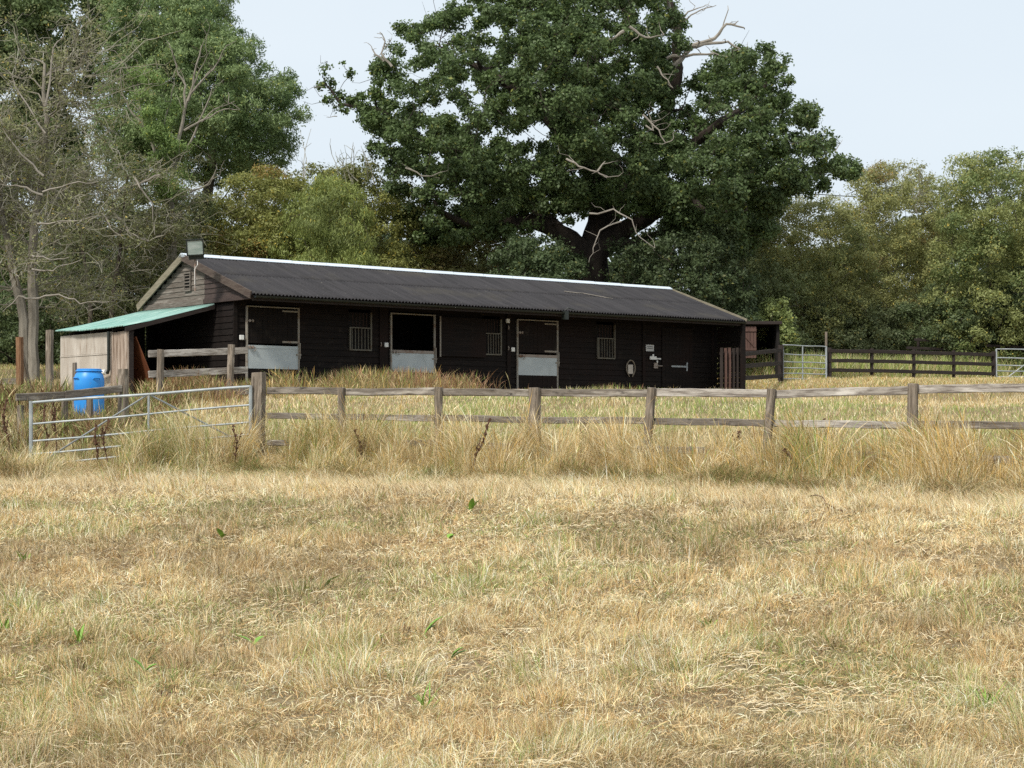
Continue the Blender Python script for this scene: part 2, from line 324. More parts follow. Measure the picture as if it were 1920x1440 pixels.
def barge(a, p, q, w, t, m, ex=0):
    mb = MB(); n = 10; d = Vector((0, q[0] - p[0], q[1] - p[1])); L = d.length; d.normalize(); nz_ = Vector((0, -d[2], d[1])); nz_ = nz_ if nz_[2] > 0 else -nz_
    vs = []
    for i in range(n + 1):
        c = Vector((a, p[0], p[1])) + d * (L * i / n)
        wob = random.uniform(-.004, .004)
        for (oa, on) in ((0, .05), (t, .05), (t, .05 - w), (0, .05 - w)): vs.append(c + Vector((oa, 0, 0)) + nz_ * (on + wob))
    fs = [(i * 4 + k, i * 4 + (k + 1) % 4, (i + 1) * 4 + (k + 1) % 4, (i + 1) * 4 + k) for i in range(n) for k in range(4)] + [(3, 2, 1, 0), (n * 4, n * 4 + 1, n * 4 + 2, n * 4 + 3)]
    mb.add(vs, fs); return mb.build('bargeboard', m, st)
barge(-.2, (RV, RZ), (EV - .07, EZ), .17, .035, BARGE)
barge(-.2, (RV + .003, RZ), (BV, BZ - .02), .17, .035, BARGE_PALE)
barge(LN + .03, (RV, RZ), (EV - .07, EZ), .14, .03, BARGE_PALE)
mb = MB(); mb.box(-.1, LN, EV - .0, EV + .03, EZ - .15, EZ - .03); mb.build('fascia', DARKWOOD, st)
mb = MB()   # gutter
g = [(math.cos(t) * .055, math.sin(t) * .055) for t in np.linspace(math.pi, 2 * math.pi, 8)]; gi = [(x * .85, y * .85) for x, y in g[::-1]]
poly = g + gi; n = len(poly); vs = []
for e in (-.08, LN - .02): vs += [(e, EV - .075 + x, EZ - .045 + z) for x, z in poly]
mb.add(vs, [tuple(range(n))[::-1], tuple(range(n, 2 * n))] + [(i, (i + 1) % n, n + (i + 1) % n, n + i) for i in range(n)]); mb.build('gutter', BLACK, st, smooth=True)
mb = MB()   # rafters and soffit of the canopy
for i in range(17):
    aa = i * 1.0 + .02
    mb.add([(aa, EV + .04, EZ - .13), (aa + .05, EV + .04, EZ - .13), (aa + .05, 0, 2.46 + .06), (aa, 0, 2.52), (aa, EV + .04, EZ - .035), (aa + .05, EV + .04, EZ - .035), (aa + .05, 0, 2.64), (aa, 0, 2.64)],
           [(3, 2, 1, 0), (4, 5, 6, 7), (0, 1, 5, 4), (1, 2, 6, 5), (2, 3, 7, 6), (3, 0, 4, 7)])
mb.build('rafter', DARKWOOD, st)
for a0, w in ((-.03, .10), (4.1, .24), (8.15, .12), (13.0, .1), (15.72, .1)):   # upright cover boards on the front
    mb = MB(); mb.box(a0, a0 + w, -.055, -.03, 0, 2.3); mb.build('cover_board', CLAD, st)
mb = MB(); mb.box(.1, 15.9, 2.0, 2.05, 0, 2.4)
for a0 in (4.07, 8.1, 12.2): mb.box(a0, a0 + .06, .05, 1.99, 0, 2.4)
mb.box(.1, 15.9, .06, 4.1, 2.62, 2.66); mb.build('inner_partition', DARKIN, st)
# louvred vent in the gable
vp = MB(); vp.box(-.115, -.08, 1.82, 2.13, 2.56, 2.60).box(-.115, -.08, 1.82, 1.85, 2.6, 2.98).box(-.115, -.08, 2.1, 2.13, 2.6, 2.98).box(-.115, -.08, 1.82, 2.13, 2.98, 3.02)
vo = vp.build('vent', CLAD_GREY, st)
mb = MB(); mb.box(-.084, -.0785, 1.85, 2.1, 2.6, 2.98); mb.build('vent_shade_sheet', DARKIN, vo)  # near-black sheet stands in for the shade behind the louvres
mb = MB()
for i in range(5):
    z = 2.61 + i * .078; mb.add([(-.085, 1.85, z + .012), (-.085, 2.1, z + .012), (-.112, 2.1, z + .0), (-.112, 1.85, z + .0), (-.085, 1.85, z + .028), (-.085, 2.1, z + .028), (-.112, 2.1, z + .016), (-.112, 1.85, z + .016)], [(0, 1, 2, 3), (7, 6, 5, 4), (0, 4, 5, 1), (1, 5, 6, 2), (2, 6, 7, 3), (3, 7, 4, 0)])
mb.build('louvre', CLAD_GREY, vo)
def plank_leaf(mb, a0, a1, z0, z1, y0, y1, n=8):
    w = (a1 - a0) / n
    for i in range(n): mb.box(a0 + i * w + .003, a0 + (i + 1) * w - .003, y0 - random.uniform(0, .004), y1, z0, z1)
def stable_door(a0, a1, upper_closed, strip_mat=None):
    fr = MB(); e = .03
    fr.box(a0 - .01, a0 + e, -.075, -.03, 0, 2.10).box(a1 - e, a1 + .01, -.075, -.03, 0, 2.10).box(a0 - .01, a1 + .01, -.078, -.03, 2.102, 2.13)
    fo = fr.build('door_frame', EDGE, st)
    lo = MB(); plank_leaf(lo, a0 + .04, a1 - .04, .04, 1.2, -.055, -.02); low = lo.build('lower_door', CLAD, st)
    m = MB(); m.box(a0 + .035, a1 - .035, -.066, -.059, .67, 1.14); m.build('kick_plate', GALV, low)
    m = MB(); m.box(a0 + .035, a1 - .035, -.072, -.056, 1.142, 1.215); m.box(a0 + .035, a1 - .035, -.056, -.02, 1.205, 1.215); m.build('top_strip', strip_mat or GALV, low)
    m = MB(); m.tube([(a0 + .02, -.10, 1.17), (a0 + .22, -.10, 1.16)], .011); m.tube([(a0 + .2, -.10, 1.16), (a0 + .23, -.115, 1.11), (a0 + .17, -.11, 1.08)], .009)
    m.box(a0 + .05, a0 + .09, -.12, -.066, 1.13, 1.2); m.box(a0 + .14, a0 + .17, -.12, -.066, 1.13, 1.2); m.build('bolt', RUSTY, low)
    m = MB(); m.box(a1 - .08, a1 + .05, -.085, -.06, 1.0, 1.04); m.tube([(a1 + .01, -.09, .92), (a1 + .01, -.09, 1.3)], .016); m.build('hinge', EDGE, low)
    if upper_closed:
        up = MB(); plank_leaf(up, a0 + .04, a1 - .04, 1.26, 2.08, -.05, -.02, 10); u_ = up.build('upper_door', CLAD, st)
        
        for z0_s, z1_s in ((1.29, 1.335), (2.02, 2.055)): m = MB(); m.box(a1 - .46, a1 - .03, -.062, -.05, z0_s, z1_s); m.build('hinge_strap', EDGE, u_)
        m = MB(); m.tube([(a0 + .03, -.07, 1.78), (a0 + .2, -.07, 1.78)], .01); m.box(a0 + .06, a0 + .1, -.085, -.05, 1.75, 1.81).box(a0 + .15, a0 + .18, -.085, -.05, 1.75, 1.81); m.build('bolt', RUSTY, u_)
    else:
        up = MB(); up.box(a1 + .12, a1 + .155, -.10, -.06, 1.1, 2.1); plank_leaf(up, a1 + .16, a1 + 1.62, 1.1, 2.09, -.10, -.06, 1)
        u_ = up.build('upper_door', CLAD, st); m = MB(); m.box(a1 + .115, a1 + .15, -.125, -.101, 1.08, 2.1); m.build('edge_strip', EDGE, u_)
    return low
stable_door(.31, 1.75, True); stable_door(4.43, 5.79, False, RUSTY); stable_door(8.48, 9.88, True, RUSTY)
GRILL = mat('grille_bar', (.13, .12, .095), .7, noise=[((4, 4, 4), 3, .5, .7, (.1, .075, .05))])
def window(a0, a1):
    m = MB(); t = .035
    m.box(a0, a0 + t, -.075, -.03, 1.2, 1.71).box(a1 - t, a1, -.08, -.03, 1.2, 2.1).box(a0, a1, -.07, -.035, 1.165, 1.2).box(a0, a1 - t, -.07, -.03, 1.71, 1.735)
    w_ = m.build('window', GRILL, st)
    m = MB()
    for i in range(6):
        x = a0 + .08 + i * (a1 - a0 - .14) / 5.4; m.tube([(x, -.055, 1.2), (x, -.05, 1.71)], .011, 6)
    m.build('grille_bar', GRILL, w_)
    m = MB()
    for i in range(5):
        x = a0 + .12 + i * (a1 - a0 - .18) / 4.6; m.tube([(x, -.02, 1.735), (x, -.02, 2.09)], .009, 6)
    m.build('upper_bar', RUSTY2, w_)
    m = MB(); m.box(a0 + .01, a1 - .01, .03, .05, 1.21, 2.1); m.build('shade_backing', DARKIN, w_)  # near-black sheet behind the bars, interior shade put in as colour
RUSTY2 = mat('dark_rusted_bar', (.045, .022, .016), .8, noise=[((5, 5, 5), 3, .5, .7, (.03, .016, .012))])
for a0, a1 in ((3.2, 3.85), (7.35, 7.95), (11.3, 11.95)): window(a0, a1)
# tack room door at the far end
m = MB(); plank_leaf(m, 13.75, 14.95, .03, 2.1, -.05, -.02, 9); tk = m.build('tack_room_door', CLAD, st)
m = MB(); m.box(14.1, 14.68, -.07, -.052, 1.0, 1.045).tube([(14.7, -.075, .9), (14.7, -.075, 1.14)], .022); m.build('hinge_strap', STEEL, tk)
m = MB(); m.box(13.42, 13.56, -.075, -.05, .95, 1.1).tube([(13.48, -.085, 1.02), (13.72, -.085, 1.02)], .014); m.build('lower_bolt', RUSTY, tk)
m = MB(); m.box(13.26, 13.5, -.085, -.05, 1.19, 1.28).box(13.36, 13.41, -.075, -.05, 1.28, 1.34).box(13.5, 13.68, -.075, -.055, 1.2, 1.235).tube([(13.52, -.09, 1.1), (13.52, -.09, 1.17)], .022, 8); m.build('latch_plate', WHITE, tk)
PAINT = mat('sign_board', (.50, .50, .49), .6, noise=[((5, 5, 5), 3, .5, .8, (.42, .42, .41))]); INK = mat('sign_print', (.12, .12, .12), .7, noise=[((5, 5, 5), 3, .5, .8, (.16, .16, .16))])
m = MB(); m.box(13.12, 13.42, -.06, -.05, 1.42, 1.60); sg = m.build('sign', PAINT, st)
for k in range(2):
    m = MB(); x = 13.16; m.box(13.155, 13.385, -.0615, -.0604, 1.546 - k * .05, 1.549 - k * .05)
    while x < 13.37: w = random.uniform(.012, .03); m.box(x, min(x + w, 13.38), -.064, -.0605, 1.535 - k * .05, 1.56 - k * .05); x += w + .012
    m.build('printed_line', INK, sg)
HSM = mat('tarnished_horseshoe', (.20, .165, .125), .6, metal=.3, noise=[((9, 9, 9), 3, .5, .7, (.30, .26, .21))])
m = MB(); pts = []
for t in np.linspace(-.62 * math.pi, .62 * math.pi, 22): pts.append((12.53 + math.sin(t) * .16, -.07, .93 + math.cos(t) * .22))
pts = [(12.47, -.07, .70)] + pts + [(12.59, -.07, .70)]
m.tube(pts, .019, 8); hs = m.build('horseshoe', HSM, st, smooth=True)
m = MB(); m.box(12.44, 12.62, -.065, -.05, .78, 1.03); m.build('notice_card', PLY, hs)
for a_, z_ in ((.17, 1.38), (4.28, 1.33), (8.32, 1.33), (8.15, 2.07)):
    m = MB(); m.box(a_ - .055, a_ + .055, -.10, -.055, z_ - .055, z_ + .055); m.build('switch_box', WHITE, st, bevel=.008)
for a_, z_ in ((4.12, 1.34), (8.17, 1.36), (8.17, 1.9)):
    m = MB(); m.tube([(a_, -.075, z_ - .05), (a_, -.10, z_), (a_, -.075, z_ + .05)], .014, 6); m.build('wall_bracket', RUSTY, st)
m = MB(); m.box(9.2, 9.32, -1.14, -1.0, 2.1, 2.32).tube([(9.22, -1.1, 2.34), (9.3, -1.14, 2.4), (9.5, -1.14, 2.36)], .012, 6); m.build('cable_box', BLACK, st)
# fallen twig on the roof
def roofz(v): return RZ + (v - RV) / (EV - RV) * (EZ - RZ)
bz = lambda a_, v_: W(a_, v_, roofz(v_) + .045)
m = MB(); m.tube([bz(10.9, .85), bz(11.3, .75), bz(11.5, .78), bz(12.1, .45), bz(12.3, .4)], [.012, .014, .012, .01, .006], 6)
tag(m.build('fallen_twig', DEADWOOD), 'thin pale dead twig lying across the black corrugated roof', 'twig')

# ------------------------------------------------------------------ lean-to
lt = thing('lean_to_shelter', 'open fronted lean-to with green tin roof and plywood side against the stable gable', 'shelter', (CORNER[0], CORNER[1], BASE), ROT)
LF, LB = .72, 4.3
def leanroof():
    n = int((LB - LF) / .076 * 8); B = np.linspace(LF, LB, n + 1); rows = 6; Vv = []
    for r in range(rows + 1):
        t = r / rows; a_ = -.08 - t * 2.35
        ed = (vnoise(B, B * 0, .7, 2) - .5) * .05 if r == rows else 0
        z = 2.19 + (1.59 - 2.19) * t + np.cos(2 * math.pi * B / .076) * .015 + (fbm(B, B * 0 + t * 2, 1.1, 4) - .5) * .05 - .02 * math.sin(t * 3.1) - .03 * np.sin((B - LF) / (LB - LF) * 3.14) * t
        Vv.append(np.stack([a_ + ed + B * 0, B, z + .02 * t * (B - LF) / 2], 1))
    Vv = np.concatenate(Vv); m_ = n + 1; i = np.arange(rows * n); r = i // n; c = i % n; q = r * m_ + c
    me = fast_mesh('roof', Vv, np.stack([q, q + 1, q + m_ + 1, q + m_], 1), np.full(len(i), 4), smooth=True)
    o = link('roof', me, GREEN_ROOF, lt); s = o.modifiers.new('thick', 'SOLIDIFY'); s.thickness = .004; return o
leanroof()
sh = MB(); sh.add([(-.08, LF + .0, 2.07), (-2.38, LF, 1.46), (-2.38, LF, 1.57), (-.08, LF, 2.17), (-.08, LF + .05, 2.07), (-2.38, LF + .05, 1.46), (-2.38, LF + .05, 1.57), (-.08, LF + .05, 2.17)],
       [(0, 1, 2, 3), (7, 6, 5, 4), (0, 4, 5, 1), (1, 5, 6, 2), (2, 6, 7, 3), (3, 7, 4, 0)]); sh.build('edge_board', DARKWOOD, lt)
m = MB()
for b_ in (1.5, 2.6, 3.7): m.add([(-.1, b_, 2.08), (-2.3, b_, 1.5), (-2.3, b_ + .05, 1.5), (-.1, b_ + .05, 2.08), (-.1, b_, 2.15), (-2.3, b_, 1.56), (-2.3, b_ + .05, 1.56), (-.1, b_ + .05, 2.15)], [(3, 2, 1, 0), (4, 5, 6, 7), (0, 1, 5, 4), (1, 2, 6, 5), (2, 3, 7, 6), (3, 0, 4, 7)])
m.box(-2.2, -2.12, LF + .1, LB, 1.44, 1.5); m.build('rafter', DARKWOOD, lt)
m = MB()
for i in range(3): m.box(-2.27 - random.uniform(0, .012), -2.25, 1.62 + i * .89, 1.62 + (i + 1) * .89 - .008, 1.02, 1.50)
m.box(-2.285, -2.25, 1.60, 4.28, .985, 1.015)
for i in range(3): m.box(-2.265 - random.uniform(0, .01), -2.245, 1.62 + i * .89, 1.62 + (i + 1) * .89 - .008, -.25, .98)
m.build('side_panel', PLY, lt)
m = MB()
for i in range(5):
    b0 = .8 + i * .163; zb = random.uniform(.05, .16) if i < 2 else -.2
    m.box(-2.29 - random.uniform(0, .015), -2.255, b0, b0 + .155, zb, 1.47 + random.uniform(-.01, .015))
m.build('upright_board', BOARDS, lt)
for q_ in (.8, 4.08): m = MB(); m.box(-2.24, -2.14, q_, q_ + .1, -.3, 1.46); m.build('corner_post', DARKWOOD, lt)
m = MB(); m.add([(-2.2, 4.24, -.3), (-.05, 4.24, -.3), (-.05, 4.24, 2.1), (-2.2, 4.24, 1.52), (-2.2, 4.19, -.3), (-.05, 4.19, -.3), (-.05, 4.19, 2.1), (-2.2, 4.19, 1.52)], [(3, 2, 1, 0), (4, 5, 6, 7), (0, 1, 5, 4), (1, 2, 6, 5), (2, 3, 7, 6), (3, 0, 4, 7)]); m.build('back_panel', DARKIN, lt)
dp = MB(); dp.tube([(-2.37, 1.57, 1.5), (-2.37, 1.57, .62), (-2.38, 1.6, .55), (-2.40, 1.66, .56)], .038, 10); dpo = dp.build('downpipe', BLACK, lt, smooth=True)
m = MB(); m.tube([(-2.41, 1.62, .57), (-2.46, 2.05, .55)], .06, 12); m.build('pipe_outlet', WHITE, dpo, smooth=True)
m = MB()
pA, pB = Vector((-2.06, .86, 1.36)), Vector((-1.5, .62, -.2)); ex = Vector((-.1, 1.3, 0)); tt = Vector((.02, 0, .01))
m.add([pA, pB, pB + ex, pA + ex, pA + tt, pB + tt, pB + tt + ex, pA + tt + ex], [(0, 1, 2, 3), (7, 6, 5, 4), (0, 4, 5, 1), (1, 5, 6, 2), (2, 6, 7, 3), (3, 7, 4, 0)])
lb = m.build('leaning_board', RUSTBOARD)
lb.location = (CORNER[0], CORNER[1], BASE); lb.rotation_euler = (0, 0, ROT)
tag(lb, 'red brown sheet of board leaning inside the opening of the lean-to', 'board')

# ------------------------------------------------------------------ floodlight on the gable
fc = at(365, 466, 41.6)
fl = thing('floodlight', 'square black floodlight with pale glass front on a pole at the stable gable top', 'floodlight', (fc[0], fc[1], fc[2] - .22))
TM = Matrix.Translation(Vector((0, 0, .25))) @ Matrix.Rotation(R(-1.5), 4, 'Y') @ Matrix.Rotation(R(14), 4, 'X') @ Matrix.Rotation(R(14), 4, 'Z')
m = MB()
vs = [TM @ Vector(p) for p in ((-.2, -.09, -.18), (.2, -.09, -.18), (.2, -.09, .2), (-.2, -.09, .2), (-.12, .16, -.12), (.12, .16, -.12), (.12, .16, .12), (-.12, .16, .12))]
m.add(vs, [(0, 1, 5, 4), (1, 2, 6, 5), (2, 3, 7, 6), (3, 0, 4, 7), (4, 5, 6, 7), (3, 2, 1, 0)])
m.box(-.2, .2, -.115, -.0905, -.18, -.155, TM).box(-.2, .2, -.115, -.0905, .165, .2, TM).box(-.2, -.175, -.115, -.0905, -.155, .165, TM).box(.175, .2, -.115, -.0905, -.155, .165, TM)
m.box(-.15, .19, -.09, .12, -.27, -.182, TM); m.build('housing', BLACK, fl)
m = MB(); m.box(-.173, .173, -.103, -.092, -.153, .163, TM); m.build('glass', GLASSY, fl)
m = MB(); m.tube([(0, .05, -.02), (0.0, .06, -.75)], .022, 8); m.build('pole', RUSTY, fl)
m = MB(); m.tube([(.06, .03, -.02), (.07, -.03, -.16), (.0, .0, -.25), (-.0, .02, -.6)], .008, 6); m.build('cable', WHITE, fl)

# ------------------------------------------------------------------ fences
def gpost(x, y, h, below=.25): z = gz(x, y); return Vector((x, y, z - below)), Vector((x, y, z + h))
fe = thing('field_fence', 'weathered grey timber post and rail fence running across the tall grass', 'fence', (-4.3, 31, 1.0))
def fpt(px):  # along the line from (485,Y31) to (1900,Y24)
    x0, y0 = gx(485, 31), 31; x1, y1 = gx(1900, 24), 24; k = (px - 960) / F; t = (k * y0 - x0) / ((x1 - x0) - k * (y1 - y0)); return x0 + (x1 - x0) * t, y0 + (y1 - y0) * t
posts = [(485, 698, .215, 0), (640, 727, .11, .06), (822, 726, .11, 0), (1003, 727, .17, -.02), (1222, 727, .12, -.1), (1447, 729, .11, -.16), (1712, 719, .13, 0), (1985, 716, .15, 0)]
ends = []
for px, py, w, lean in posts:
    x, y = fpt(px); zt = EYE + (HY - py) / F * y
    top = Vector((x, y, zt)); bot = Vector((x + lean * .8, y, gz(x, y) - .3))
    beam('post', bot, top, w, w * .9, POST, fe, rough=.005)
    ends.append((x, y))
railY = [((500, 733), (1003, 735), (1222, 737), (1447, 738), (1712, 731), (1985, 727)), ((500, 780), (822, 784), (1003, 787), (1222, 790), (1447, 794), (1712, 797), (1985, 800)), ((500, 829), (822, 832), (1003, 840), (1222, 843), (1447, 850), (1712, 858), (1985, 866))]
def ry(tab, px):
    return float(np.interp(px, [t[0] for t in tab], [t[1] for t in tab]))
for ri, tab in enumerate(railY):
    for i in range(len(posts) - 1):
        a_, b_ = posts[i][0] + (12 if i == 0 else 1), posts[i + 1][0] - 1
        xa, ya = fpt(a_); xb, yb = fpt(b_); off = .075 if ri < 2 else .07
        ja, jb = random.uniform(-.012, .012), random.uniform(-.012, .012)
        if i == 0: off0 = 0.0
        za = EYE + (HY - ry(tab, a_)) / F * ya; zb_ = EYE + (HY - ry(tab, b_)) / F * yb
        nx_, ny_ = .54, .84
        beam('rail', (xa + nx_ * off, ya + ny_ * off, za + ja), (xb + nx_ * off, yb + ny_ * off, zb_ + jb), .045, .115 if ri == 0 else .10, WOOD_PALE if (ri == 0 and i >= 4) or (ri == 1 and i == 5) else WOOD, fe, rough=.005)
# dark paddock fence beyond, on the right
df = thing('paddock_fence', 'dark brown three rail paddock fence on the right behind the field', 'fence', (gx(1555, 60), 60, 3.0))
dpx = [(1555, 60, 655), (1635, 61, 656), (1713, 62, 658), (1788, 63, 660), (1863, 64, 662)]
for i, (px, Y, py) in enumerate(dpx):
    p = at(px, py - 3, Y); beam('post', (p[0], p[1], gz(p[0], p[1]) - .3), p, .15 if i in (0, 4) else .1, .12, DARKWOOD, df)
for i in range(len(dpx) - 1):
    for k, (dl, dr) in enumerate(((5, 0),) * 1): pass
    for f0 in (0, 18, 36, 54):
        p = at(dpx[i][0], dpx[i][2] + 3 + f0, dpx[i][1] - .08); q = at(dpx[i + 1][0], dpx[i + 1][2] + 3 + f0, dpx[i + 1][1] - .08)
        beam('rail', p, q, .05, .12, DARKWOOD, df)
df2 = thing('paddock_fence', 'short dark rail fence between the picket gate and the narrow metal gate', 'fence', (gx(1420, 55), 55, 3.0))
pp = [(1392, 53.5, 652), (1464, 58.5, 647)]
for px, Y, py in pp:
    p = at(px, py, Y); beam('post', (p[0], p[1], gz(p[0], p[1]) - .3), p, .16, .14, DARKWOOD, df2)
for y0, y1 in ((664, 657), (687, 681), (709, 705)):
    beam('rail', at(1392, y0, 53.4), at(1464, y1, 58.4), .05, .13, DARKWOOD, df2)
DULLSTEEL = mat('dull_tube', (.24, .26, .27), .6, metal=.3, noise=[((4, 4, 4), 4, .5, .7, (.16, .16, .15))])
def tube_gate(name, label, p0, p1, rails, uprights, r, mt, brace=None, group=None, top_r=None, brace_mat=None):
    """p0,p1 = bottom hinge/latch ends; rails = heights at each end"""
    p0 = Vector(p0); p1 = Vector(p1); t = thing(name, label, 'gate', p0, 0, group); o = p0
    hl = max(a for a, b in rails); hr = max(b for a, b in rails)
    lp = lambda s, h: Vector((0, 0, 0)) + (p1 - p0) * s + Vector((0, 0, h))
    for i, (a_, b_) in enumerate(rails):
        rr = (top_r or r) if i == 0 else r
        n = 8; pts = []
        for k in range(n + 1):
            s = k / n; pts.append(lp(s, a_ + (b_ - a_) * s + math.sin(s * 9 + i) * .006))
        m = MB(); m.tube(pts, rr, 8); m.build('gate_bar', mt, t, smooth=True)
    for s, h, rr in uprights:
        m = MB(); m.tube([lp(s, (rails[-1][0] * (1 - s) + rails[-1][1] * s) - .02), lp(s, h)], rr, 8); m.build('upright', mt, t, smooth=True)
    for q in (brace or []):
        m = MB(); m.tube([lp(*q[0]), lp(*q[1])], r * .9, 6); m.build('brace', brace_mat or mt, t, smooth=True)
    return t
# galvanised field gate, sagging at its free end
Yg = 30.2; A0 = at(58, 868, Yg); B0 = at(470, 838, 30.9)
ht = lambda px, py, Y, base: EYE + (HY - py) / F * Y - base
rl = [(ht(58, y0, Yg, A0[2]), ht(470, y1, 30.9, B0[2])) for y0, y1 in ((755, 725), (796, 759), (828, 791), (852, 814), (872, 834))]
gt = tube_gate('field_gate', 'galvanised steel bar field gate sagging in long grass beside the thick fence post', A0, B0, rl, [(0, rl[0][0] + .03, .033), (1, rl[0][1] + .02, .033), (.53, (rl[0][0] + rl[0][1]) / 2, .02)], .017, STEEL,
               [((.53, (rl[0][0] + rl[0][1]) / 2), (.06, .03)), ((.53, (rl[0][0] + rl[0][1]) / 2), (.96, .08))], top_r=.024, brace_mat=DULLSTEEL)
ng = at(1468, 714, 58.6); ng1 = at(1549, 714, 59.8)
tube_gate('metal_gate', 'narrow pale metal bar gate in the dark fence, left of the long paddock fence', ng, ng1, [(h + .0, h - .035) for h in (1.16, .86, .62, .43, .25, .07)], [(0, 1.15, .03), (1, 1.12, .035), (.45, 1.13, .022)], .019, STEEL, group='metal gates in the dark fence')
pg = at(1868, 722, 64.0); pg1 = at(2040, 724, 64.5)
tube_gate('metal_gate', 'wide metal bar gate cut by the right edge behind the fence', pg, pg1, [(h, h) for h in (1.27, .96, .7, .5, .3, .1)], [(0, 1.28, .035), (1, 1.28, .035), (.5, 1.25, .022)], .022, STEEL, [((.5, 1.2), (.05, .1))], group='metal gates in the dark fence')
# picket gate beside the stable
pk = thing('picket_gate', 'narrow dark brown picket gate at the far end of the stable', 'gate', at(1368, 715, 51.0))
for i in range(6):
    p = at(1353 + i * 7.4, 652 + (i % 2), 50.9 + i * .1); o = beam('picket', (p[0], p[1], p[2] - 1.25), p, .085, .03, (REDDOOR if i in (1, 2) else DARKWOOD), pk, rough=.003)
for y0 in (662, 702):
    beam('rail', at(1350, y0, 50.95), at(1393, y0, 51.5), .04, .09, DARKWOOD, pk)
# old rail fence glimpsed in front of the hedge
of = thing('old_rail_fence', 'faint old rail fence in the undergrowth behind the paddock fence', 'fence', at(1790, 700, 67.3))
for (x0, y0, x1, y1) in ((1715, 637, 1830, 643), (1700, 652, 1870, 660), (1850, 648, 1990, 655)):
    beam('rail', at(x0, y0, 67), at(x1, y1, 68), .05, .10, DARKWOOD, of)
for px in (1722, 1828, 1880, 1975): p = at(px, 634 + (px - 1722) * .08, 67.3); beam('post', (p[0], p[1], gz(p[0], p[1]) - .3), p, .10, .10, DARKWOOD, of)
p = at(1549, 622, 60.6); tg = beam('stake', (p[0], p[1], gz(p[0], p[1]) - .3), p, .07, .07, POST, None); tag(tg, 'thin upright wooden stake behind the narrow metal gate', 'stake')
# pen rails at the lean-to
pf = thing('pen_fence', 'pale two rail timber fence closing off the open lean-to', 'fence', at(370, 745, 39.8))
for px, py, Y in ((301, 655, 39.0), (434, 646, 40.3)):
    p = at(px, py, Y); b_ = Vector((p[0] - .03, p[1], gz(p[0], p[1]) - .3)); beam('post', b_, p, .13, .13, POST, pf)
for (y0, y1) in ((664, 657), (702, 694), (742, 734)):
    beam('rail', at(279, y0, 38.95), at(464, y1, 40.75), .04, .15, WOOD_PALE, pf)
# small fence behind the gate, around the barrel
bf = thing('yard_fence', 'old grey rail fence in front of the blue barrel, behind the field gate', 'fence', at(140, 800, 34.0))
for (px, py, w, Y) in ((231, 692, .17, 34.0), (122, 737, .1, 33.0), (168, 745, .1, 33.3), (38, 760, .1, 32.3)):
    p = at(px, py, Y); beam('post', (p[0], p[1], gz(p[0], p[1]) - .4), p, w, w, POST, bf)
beam('rail', at(30, 745, 32.1), at(120, 741, 32.9), .05, .13, WOOD, bf); beam('rail', at(122, 740, 32.9), at(228, 729, 33.9), .05, .14, WOOD, bf)
for px, py, Y, w, mt, lb_ in ((37, 632, 40.0, .14, POST_RED, 'reddish upright timber post at the left edge'), (93.5, 619, 39.0, .14, POST, 'tall grey timber post left of the plywood lean-to'), (140, 680, 35.6, .07, POST, 'short grey stake just left of the blue barrel')):
    p = at(px, py, Y); o = beam('post', (p[0], p[1], gz(p[0], p[1]) - .4), p, w, w, mt, None); tag(o, lb_, 'post')
pr = beam('leaning_rail', at(40, 655, 40.1), (gx(62, 40.6), 40.6, gz(gx(62, 40.6), 40.6)), .06, .1, POST, None); tag(pr, 'thin grey timber propped against the reddish post', 'timber')
o = thing('field_rail', 'weathered horizontal rail at the left edge behind the reddish post', 'fence', at(-60, 718, 42)); beam('rail', at(-160, 722, 42), at(36, 715, 40.4), .05, .14, WOOD, o)
p = at(-158, 700, 42); beam('post', (p[0], p[1], gz(p[0], p[1]) - .3), p, .12, .12, POST, o)

# ------------------------------------------------------------------ blue barrel
bp0 = at(167, 768, 35.2); rB = .285
BZ0 = bp0[2] - .12
br = thing('blue_barrel', 'blue plastic barrel standing behind the grey yard rail by the plywood wall', 'barrel', (bp0[0], bp0[1], BZ0))
prof = [(0, 0), (.25, 0), (.275, .03), (.285, .1), (.29, .3), (.285, .42), (.278, .44), (.285, .46), (.29, .60), (.288, .70), (.27, .79), (.235, .84), (.232, .87), (.238, .875), (.238, .905), (.225, .91), (.22, .885), (0, .885)]
n = 36; vs = []; fs = []
for r_, z in prof:
    for k in range(n): a_ = 2 * math.pi * k / n; vs.append((r_ * math.cos(a_), r_ * math.sin(a_), z))
for i in range(len(prof) - 1):
    for k in range(n): fs.append((i * n + k, i * n + (k + 1) % n, (i + 1) * n + (k + 1) % n, (i + 1) * n + k))
m = MB(); m.add(vs, fs); m.build('body', BLUE, br, smooth=True)
for sx in (-1, 1):
    m = MB(); a_ = R(-90 + 42 * sx)
    c = Vector((math.cos(a_) * .272, math.sin(a_) * .272, .73)); tg_ = Vector((-math.sin(a_), math.cos(a_), 0)); ou = Vector((math.cos(a_), math.sin(a_), 0))
    m.tube([c - tg_ * .07 - Vector((0, 0, .03)), c - tg_ * .06 + ou * .035, c + tg_ * .06 + ou * .035, c + tg_ * .07 - Vector((0, 0, .03))], .012, 8); m.build('handle', BLUE, br, smooth=True)
m = MB(); 
for k in range(n): pass
m.tube([(math.cos(t) * .245, math.sin(t) * .245, .865) for t in np.linspace(0, 2 * math.pi, 33)], .014, 8); m.build('clamp_ring', BLUE, br, smooth=True)

